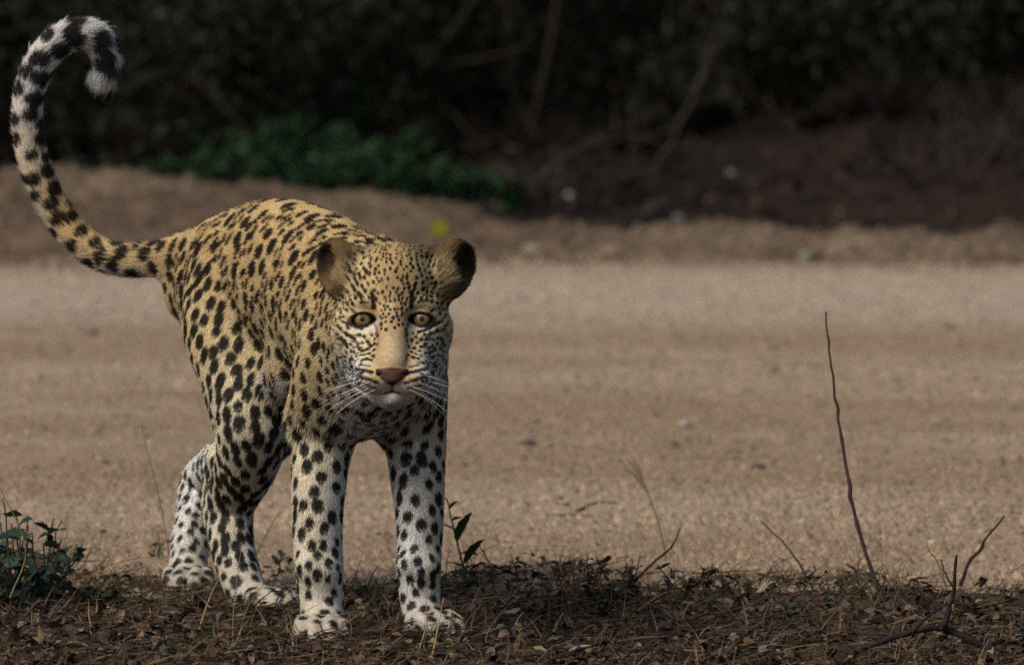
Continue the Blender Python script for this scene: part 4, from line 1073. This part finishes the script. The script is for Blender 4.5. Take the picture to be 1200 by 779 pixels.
# dark leafy bush at the left edge
q = GG(20, 712); LB = empty('leafy_bush', (q[0], q[1], 0)); Lo = np.array(LB.location)
tag(LB, 'dark blue-green leafy bush on the verge with lobed leaves', 'bush')
rr = random.Random(3)
CL = [(38, 56, 48), (46, 66, 54), (32, 46, 40), (56, 74, 56)]
for i in range(40):
    bx_ = rr.uniform(-60, 82); top = (bx_ * 1.05 + rr.uniform(-14, 24), rr.uniform(570, 668) + max(0, bx_) * .62); y_ = q[1] + rr.uniform(-.10, .12)
    pth = stem_path([(bx_ * .5 + 10, 716), (bx_ * .8 + 10, 680), top], y_, .002, 10)
    ctube('stem', pth, .0024, .0010, lin(66, 62, 46), LB, Lo)
    for k in range(7):
        t = rr.uniform(.15, 1.0); p_ = pth[int(t * (len(pth) - 1))]
        leaf_obj((.16, .62, .35, .3, CL[rr.randrange(4)]), LB, Lo, p_, (rr.uniform(-1, 1), rr.uniform(-1, .5), rr.uniform(-.4, .8)), rr.uniform(.017, .031), rr.uniform(-.9, .9))
pz = np.array([P(378, 742, -.075)[:2], P(515, 742, -.03)[:2], P(318, 718, .34)[:2], P(221, 690, .68)[:2]])
mm = 420; c_ = np.repeat(pz, mm, 0); a_ = NR.uniform(0, 6.28, len(c_)); r_ = NR.uniform(.030, .095, len(c_)); x = c_[:, 0] + np.cos(a_) * r_; y = c_[:, 1] + np.sin(a_) * r_ - .012; z = ground_arr(x, y)
d0 = norm(np.stack([NR.normal(0, 1, len(x)), NR.normal(0, .6, len(x)), np.abs(NR.normal(.15, .35, len(x)))], 1)); bend = NR.normal(0, .25, (len(x), 3)); bend[:, 2] = -np.abs(bend[:, 2])
vv, ff, cc = blades(np.stack([x, y, z + NR.uniform(.002, .02, len(x))], 1), d0, bend, NR.uniform(.02, .06, len(x)), NR.uniform(.001, .0032, len(x)), pick_cols(len(x), NR, STRAW + DRY))
tag(new_mesh('trodden_grass', vv, ff, litter_mat, cols=cc), 'tangle of dry grass and bits heaped around the paws', kind='stuff')
# larger single dry leaves in the litter
DL = ((452, 600), ); dl_pos = [(126, 722, 'curled pale brown dead leaf before the dark leafy bush'), (603, 728, 'pale grey dead leaf lying between seedling and weeds'), (668, 772, 'broad pinkish grey dead leaf in the litter below the weeds'),
    (872, 768, 'yellowish dead leaf in the litter below the tall stem'), (246, 660, None)]
for i, (a_, b_, lab) in enumerate(dl_pos):
    if not lab: continue
    p_ = GG(a_, b_); vv, ff = leaf_shape(0, .62, 8, .5, -.25); c_ = [lin(150, 122, 100), lin(150, 142, 136), lin(156, 132, 126), lin(160, 146, 90)][i % 4]
    o = new_mesh('dead_leaf', vv * .042, ff, litter_mat, cols=np.tile(c_, (len(vv), 1))); o.location = (p_[0], p_[1], p_[2] + .012); o.rotation_euler = (R.uniform(-.3, .1), R.uniform(-.4, .4), R.uniform(0, 6.28)); tag(o, lab, 'leaf')
# yellow leaf and scraps on the berm
p_ = GG(508, 281); vv, ff = leaf_shape(0, .72, 8, .15, .1)
o = new_mesh('yellow_leaf', vv * .060, ff, attr_mat('yellow_leaf', rough=.5, spec=.3, noise=(60, .15), trans=.2), cols=np.tile(lin(158, 150, 40), (len(vv), 1))); o.location = (p_[0], p_[1], p_[2] - .004); o.rotation_euler = (1.25, .5, .3); tag(o, 'bright yellow fallen leaf propped on the sandy berm', 'leaf')
for (a_, b_, c_, sz, lab) in ((940, 306, (150, 162, 130), .05, 'pale green fallen leaf on the berm beyond the tall stem'), (980, 315, (70, 92, 48), .045, 'dark green fallen leaf on the far road edge'), (655, 288, (78, 92, 52), .05, 'dull green fallen leaf on the berm near its crest'), (628, 298, (150, 140, 128), .055, 'greyish fallen leaf at the foot of the berm'), (38, 218, (60, 46, 38), .06, 'dark withered leaf high on the berm beside the tail')):
    p_ = GG(a_, b_); vv, ff = leaf_shape(0, .55, 8, .3, .25)
    o = new_mesh('fallen_leaf', vv * sz, ff, litter_mat, cols=np.tile(lin(*c_), (len(vv), 1))); o.location = (p_[0], p_[1], p_[2] + .01); o.rotation_euler = (R.uniform(0, .5), R.uniform(-.3, .3), R.uniform(-1.6, 1.6)); tag(o, lab, 'leaf')
# ================================================================== the shaded thicket behind the berm
TR = random.Random(77); TN = np.random.default_rng(78)
dark_leaf = attr_mat('thicket_leaf', rough=.6, spec=.2, noise=(8, .4), trans=.15)
def cloud(n, c, r, rg, L, pal, lumps=9):
    """leaf positions gathered in clumps inside an ellipsoid"""
    c = np.array(c); r = np.array(r)
    lc = rg.normal(0, 1, (lumps, 3)); lc = lc / np.linalg.norm(lc, axis=1, keepdims=True) * rg.uniform(.35, .95, (lumps, 1))
    k = rg.integers(0, lumps, n); p = lc[k] + rg.normal(0, .20, (n, 3)); p = p * r + c
    f, s, nn_ = rand_rot(n, rg, .7); Lx = rg.uniform(.7, 1.3, n) * L
    return leaf_cloud(p, f, s, nn_, Lx, Lx * .55, rg.normal(0, .1, n), pick_cols(n, rg, pal, .35), 2)
def branchy(name, base, height, spread, nst, r0, col, parent, off, rg, seg=8, wob=.05, up=1.0):
    """several forked woody stems in one mesh"""
    VV, FF, k = [], [], 0
    for i in range(nst):
        d = np.array([rg.normal(0, spread), rg.normal(0, spread), up]); d = d / np.linalg.norm(d)
        L = height * rg.uniform(.6, 1.1); t = np.linspace(0, 1, seg)[:, None]
        p = np.array(base) + rg.normal(0, .05, 3) * [1, 1, 0] + d * L * t + np.cumsum(rg.normal(0, wob * L / seg, (seg, 3)), 0)
        rr_ = np.linspace(r0, r0 * .3, seg) * rg.uniform(.5, 1.1)
        todo = [(p, rr_)]
        for b_ in range(3):
            j = rg.integers(2, seg - 1); d2 = d + rg.normal(0, .7, 3); d2 /= np.linalg.norm(d2)
            todo.append((p[j] + d2 * L * .45 * np.linspace(0, 1, 6)[:, None] + np.cumsum(rg.normal(0, wob * L / 12, (6, 3)), 0) * np.linspace(0, 1, 6)[:, None], np.linspace(rr_[j] * .7, rr_[j] * .2, 6)))
        for p_, r_ in todo:
            v_, f_ = tube(p_, r_, 5); VV.append(v_); FF.append(f_ + k); k += len(v_)
    VV = np.vstack(VV) - off
    return new_mesh(name, VV, np.vstack(FF), bark_mat, parent, cols=np.tile(col, (len(VV), 1)))
DG = [lin(29, 40, 21), lin(36, 47, 24), lin(24, 31, 19), lin(38, 44, 26), lin(34, 31, 24)]
def shrub(x, y, h, rx_, n, pal, label, group, stems=7, L=.035, cat='shrub', name='thicket_shrub', low=.10):
    z = ground_at(x, y); S_ = empty(name, (x, y, z)); off = np.array([x, y, z]); tag(S_, label, cat, group)
    branchy('stem', (x, y, z - .03), h, .35, stems, .012, lin(60, 50, 42), S_, off, TN)
    v_, f_, c_ = cloud(n, (0, 0, h * (low + .34)), (rx_, rx_ * .8, h * .46), TN, L, pal, 12)
    v_[:, 2] = np.maximum(v_[:, 2], -.02)
    new_mesh('foliage', v_, f_, dark_leaf, S_, cols=c_)
for x_, y_, h_, r_, n_ in ((-1.55, 10.9, .75, .36, 2200), (-1.1, 11.3, .85, .42, 2600), (-.72, 10.95, .7, .34, 2200), (-.40, 11.4, .85, .40, 2600), (-.05, 11.6, .9, .38, 2400), (.32, 11.9, .85, .34, 1800), (.72, 12.4, .9, .4, 2000), (1.2, 12.2, .9, .42, 2200), (1.55, 11.6, .8, .36, 2000), (.55, 12.1, .85, .38, 2400), (.95, 11.95, .8, .36, 2400), (1.35, 12.4, .9, .4, 2400), (1.75, 11.3, .8, .34, 2000), (1.15, 11.2, .5, .26, 1600), (.62, 11.3, .5, .26, 1600), (-1.75, 11.6, .9, .55, 2600), (-1.2, 12.6, 1.1, .6, 2600), (-.62, 11.9, 1.0, .5, 2400), (-.15, 12.9, 1.2, .6, 2600), (.35, 13.4, 1.1, .55, 2200),
                           (.9, 13.9, 1.3, .6, 2200), (1.5, 13.2, 1.2, .6, 2200), (-1.9, 14.6, 1.5, .8, 2400), (-.9, 15.2, 1.5, .8, 2400), (.1, 15.8, 1.6, .9, 2400), (1.1, 16.2, 1.6, .9, 2400), (2.1, 15.2, 1.6, .8, 2400),
                           (-2.8, 13.2, 1.4, .7, 2000), (2.6, 13.2, 1.4, .7, 2000), (-1.4, 18, 1.8, 1.0, 2400), (0, 18.6, 1.8, 1.0, 2400), (1.5, 18.8, 1.8, 1.0, 2400), (-3.0, 17, 1.8, 1., 2000), (3.2, 17.4, 1.8, 1., 2000)):
    shrub(x_, y_, h_, r_, n_, DG, 'dark leafy shrub in the shaded thicket beyond the berm', 'dark shrubs of the thicket')
# feathery green plants along the back of the berm
FG = [lin(48, 80, 48), lin(40, 66, 44), lin(62, 90, 50), lin(34, 56, 40)]
def feathery(u, v, y, hpx, label, group, n=9):
    b_ = P(u, v, y); z = ground_at(b_[0], y); hh = hpx / (FPX / (DCAM + y)); Fp = empty('feathery_plant', (b_[0], y, z)); tag(Fp, label, 'plant', group)
    VV, FF, CC, k = [], [], [], 0; SV, SF, sk = [], [], 0
    for i in range(n):
        a = TR.uniform(0, 6.28); out = TR.uniform(.15, .85) * hh; H_ = hh * TR.uniform(.55, 1.1)
        t = np.linspace(0, 1, 10)[:, None]; d = np.array([math.cos(a), math.sin(a) * .6, 0])
        p = d * out * t + np.array([0, 0, 1]) * (H_ * (t * 1.5 - .55 * t * t))
        v_, f_ = tube(p, np.linspace(.0025, .001, 10), 4); SV.append(v_); SF.append(f_ + sk); sk += len(v_)
        m = 44; ti = TN.uniform(.18, 1, m); pp = np.stack([np.interp(ti, t[:, 0], p[:, c]) for c in range(3)], 1)
        sd = np.array([-d[1], d[0], 0]) * np.where(TN.random(m) < .5, 1, -1)[:, None]; f = norm(sd + d * .5 + TN.normal(0, .25, (m, 3))); s = norm(np.cross(f, TN.normal(0, .5, (m, 3)) + [0, 0, 1])); n3 = np.cross(f, s)
        Lx = .045 * (1.15 - ti * .6) * TN.uniform(.7, 1.2, m)
        lv, lf, lc = leaf_cloud(pp, f, s, n3, Lx, Lx * .32, np.zeros(m), pick_cols(m, TN, FG, .25), 2); VV.append(lv); FF.append(lf + k); CC.append(lc); k += len(lv)
    new_mesh('foliage', np.vstack(VV), np.vstack(FF), dark_leaf, Fp, cols=np.vstack(CC))
    sv = np.vstack(SV); new_mesh('stem', sv, np.vstack(SF), bark_mat, Fp, cols=np.tile(lin(60, 74, 44), (len(sv), 1)))
for u, v, y, hp in ((110, 195, 10.4, 40), (165, 198, 10.3, 45), (215, 202, 10.2, 50), (255, 205, 10.4, 70), (290, 212, 10.2, 80), (325, 214, 10.6, 95), (350, 220, 10.2, 70), (385, 222, 10.4, 85), (420, 226, 10.2, 75), (450, 230, 10.5, 80), (480, 235, 10.2, 55), (510, 238, 10.3, 50), (545, 242, 10.2, 45), (575, 244, 10.2, 42), (300, 205, 11.2, 90), (400, 215, 11.2, 95), (240, 200, 11.0, 60), (140, 196, 10.2, 36), (190, 200, 10.1, 42), (530, 238, 10.0, 60), (495, 234, 10.0, 66), (560, 240, 10.0, 52), (590, 244, 10.0, 44), (435, 226, 10.0, 70), (365, 218, 10.0, 66)):
    feathery(u, v, y, hp, 'feathery green plant growing in a strip just behind the berm', 'feathery plants behind the berm')
# dead sticks, leaning branches
def deadstick(pts, y, r0, r1, label, col=lin(58, 48, 42), name='dead_branch', group=None, y1=None):
    pp = catmull(np.array([P(a, b, y + ((y1 - y) * i / (len(pts) - 1) if y1 else 0)) for i, (a, b) in enumerate(pts)]), 14)
    pp[1:] += np.cumsum(TN.normal(0, .006, (len(pp) - 1, 3)), 0) * .8
    root = empty(name, pp[0]); off = np.array(pp[0]); col = col * .75; ctube('limb', pp, r0 * .55, r1 * .5, col, root, off)
    for i in range(3):
        j = TR.randrange(4, len(pp) - 1); d = norm(pp[j] - pp[j - 1]) + TN.normal(0, .7, 3); L = TR.uniform(.08, .22)
        q_ = pp[j] + norm(d) * L * np.linspace(0, 1, 7)[:, None] + np.cumsum(TN.normal(0, .006, (7, 3)), 0) * np.linspace(0, 1, 7)[:, None]
        ctube('twig', q_, r1 * .5, r1 * .15, col, root, off)
    return tag(root, label, 'branch', group)
deadstick([(760, 215), (790, 165), (812, 125), (836, 80), (870, 20)], 10.9, .012, .007, 'thick grey dead branch leaning out of the thicket', lin(74, 64, 60))
deadstick([(744, 205), (742, 150), (743, 110), (744, 70)], 10.8, .007, .005, 'upright pale stick standing between two leaning branches', lin(66, 62, 48))
deadstick([(615, 215), (650, 185), (690, 158), (730, 140)], 10.5, .010, .005, 'greyish dead branch arching low over the berm', lin(72, 62, 58))
deadstick([(735, 178), (780, 150), (810, 118), (850, 95)], 11.2, .008, .004, 'thin dark branch crossing behind the leaning grey one')
deadstick([(690, 172), (720, 162), (760, 160), (800, 176), (860, 190)], 10.9, .012, .007, 'low horizontal dead bough resting on the thicket floor', lin(58, 48, 44))
deadstick([(752, 255), (790, 238), (830, 222), (868, 204)], 10.0, .012, .006, 'dark dead bough lying against the earth bank', lin(46, 38, 34))
deadstick([(1090, 118), (1120, 142), (1147, 168)], 11.0, .011, .007, 'short pale broken branch above the hanging roots', lin(84, 66, 54))
deadstick([(975, 60), (980, 110), (978, 150), (982, 200)], 11.6, .006, .005, 'thin upright stick rising from the earth bank')
deadstick([(455, 20), (462, 90), (450, 150)], 12.2, .008, .006, 'dim upright stick among the dark green shrubs')
deadstick([(520, 120), (560, 160), (600, 195)], 11.0, .008, .004, 'thin slanting stick at the end of the feathery plants', lin(62, 54, 46))
deadstick([(560, 60), (600, 130), (640, 200)], 11.6, .007, .004, 'long slanting stick deep in the brush pile')
deadstick([(880, 40), (905, 100), (915, 170)], 11.8, .006, .004, 'slender dark stick behind the earth bank')
# hanging brush clumps of fine bare twigs
def brush(u, v, y, n, hpx, wpx, label, col):
    b_ = P(u, v, y); sc = 1 / (FPX / (DCAM + y)); z0 = ground_at(b_[0], y); Bp = empty('bare_brush', (b_[0], y, z0)); off = np.array([b_[0], y, z0]); tag(Bp, label, 'brush')
    for i in range(n):
        branchy('bough', (TR.uniform(-.8, .8) * wpx * sc, TR.uniform(-.15, .15), -.02), hpx * sc * TR.uniform(.6, 1.2), .55, 1, .0065, col * TR.uniform(.7, 1.15), Bp, np.zeros(3), TN, wob=.32)
brush(1115, 275, 10.0, 22, 125, 75, 'fan of hanging bare roots and twigs at the end of the bank', lin(60, 52, 52))
brush(640, 235, 10.2, 18, 85, 75, 'tangled heap of grey brush behind the berm', lin(60, 50, 46))
brush(880, 235, 10.3, 12, 60, 110, 'low bare twigs scattered over the dark earth bank', lin(58, 48, 42))
brush(1180, 215, 10.8, 14, 90, 70, 'dense bare bush on the shoulder of the bank', lin(50, 44, 40))
brush(560, 150, 12.0, 14, 110, 80, 'dim tangle of bare twigs above the feathery plants', lin(52, 46, 40))
brush(930, 160, 12.0, 14, 110, 90, 'thin bare brush growing on top of the earth bank', lin(52, 44, 38))
brush(1010, 200, 11.4, 12, 90, 60, 'loose bare twigs on the slope beside the hanging roots', lin(52, 44, 38))
# leaf litter of the thicket floor and stones there
x = TN.uniform(-2.6, 2.6, 7000); y = TN.uniform(9.6, 16, 7000); k = y > np.interp(x, _cx, _cy) + .12; x, y = x[k], y[k]; n_ = len(x); z = ground_arr(x, y)
f, s, nn_ = rand_rot(n_, TN, .4); Ls = TN.uniform(.03, .06, n_)
vv, ff, cc = leaf_cloud(np.stack([x, y, z + .01], 1), f, s, nn_, Ls, Ls * .5, TN.normal(.1, .2, n_), pick_cols(n_, TN, [lin(50, 38, 30), lin(40, 30, 25), lin(62, 48, 38), lin(34, 30, 25)]), 2)
tag(new_mesh('thicket_litter', vv, ff, litter_mat, cols=cc), 'dark fallen leaves covering the shaded thicket floor', kind='stuff')
stone(668, 232, 16, lin(150, 142, 138), 'pale stone caught in the tangled grey brush', 12)
stone(857, 207, 18, lin(130, 122, 116), 'grey stone lying on the dark earth bank', 13)
stone(795, 258, 14, lin(140, 150, 150), 'pale bluish stone at the foot of the dead bough', 14)
# trees added for shade: their crowns, out of view, keep the thicket dark
def tree(x, y, h, cr, n, lab, grp):
    z = ground_at(x, y); T_ = empty('added_shade_tree', (x, y, z)); off = np.array([x, y, z]); tag(T_, lab, 'tree', grp)
    lean = TN.normal(0, .12, 2); t = np.linspace(0, 1, 10)[:, None]
    p = np.array([0, 0, -.1]) + t * np.array([lean[0] * h, lean[1] * h, h * .75]) + np.cumsum(TN.normal(0, .03, (10, 3)), 0) * t
    v_, f_ = tube(p, np.linspace(.085, .03, 10), 8); VV, FF, k = [v_], [f_], len(v_)
    for i in range(7):
        j = TN.integers(3, 9); d = norm(np.array([TN.normal(), TN.normal(), .55])); q_ = p[j] + d * cr * .8 * np.linspace(0, 1, 7)[:, None] + np.cumsum(TN.normal(0, .04, (7, 3)), 0) * np.linspace(0, 1, 7)[:, None]
        v_, f_ = tube(q_, np.linspace(.034, .008, 7), 6); VV.append(v_); FF.append(f_ + k); k += len(v_)
    VV = np.vstack(VV); new_mesh('trunk', VV, np.vstack(FF), bark_mat, T_, cols=np.tile(lin(70, 60, 50), (len(VV), 1)))
    v_, f_, c_ = cloud(n, (p[-1][0], p[-1][1], h * .72), (cr, cr, h * .30), TN, .11, DG, 22)
    new_mesh('crown', v_, f_, dark_leaf, T_, cols=c_)
for x_, y_, h_, cr_ in ((-3.4, 12.4, 3.6, 1.7), (-1.5, 13.6, 3.8, 1.8), (.4, 14.4, 4.0, 1.8), (2.3, 13.8, 3.8, 1.8), (4.2, 13.0, 3.6, 1.7), (-5.3, 13.4, 4.0, 1.9), (-4.4, 16.5, 4.6, 2.1), (-2.2, 17.5, 4.8, 2.1), (0.2, 18.2, 5, 2.2), (2.6, 17.6, 4.8, 2.1), (5.0, 16.8, 4.6, 2.1), (-7.2, 14.5, 4.4, 2.1), (6.4, 14.2, 4.2, 2.0), (-3.4, 21, 5.4, 2.5), (0, 22, 5.4, 2.5), (3.5, 21.5, 5.4, 2.5), (-7, 19, 5, 2.4), (7, 19, 5, 2.4)):
    tree(x_, y_, h_, cr_, 3600, 'added leafy tree whose out-of-view crown shades the thicket beyond the berm', 'added trees shading the thicket')
print('done', round(time.time() - T0, 1))
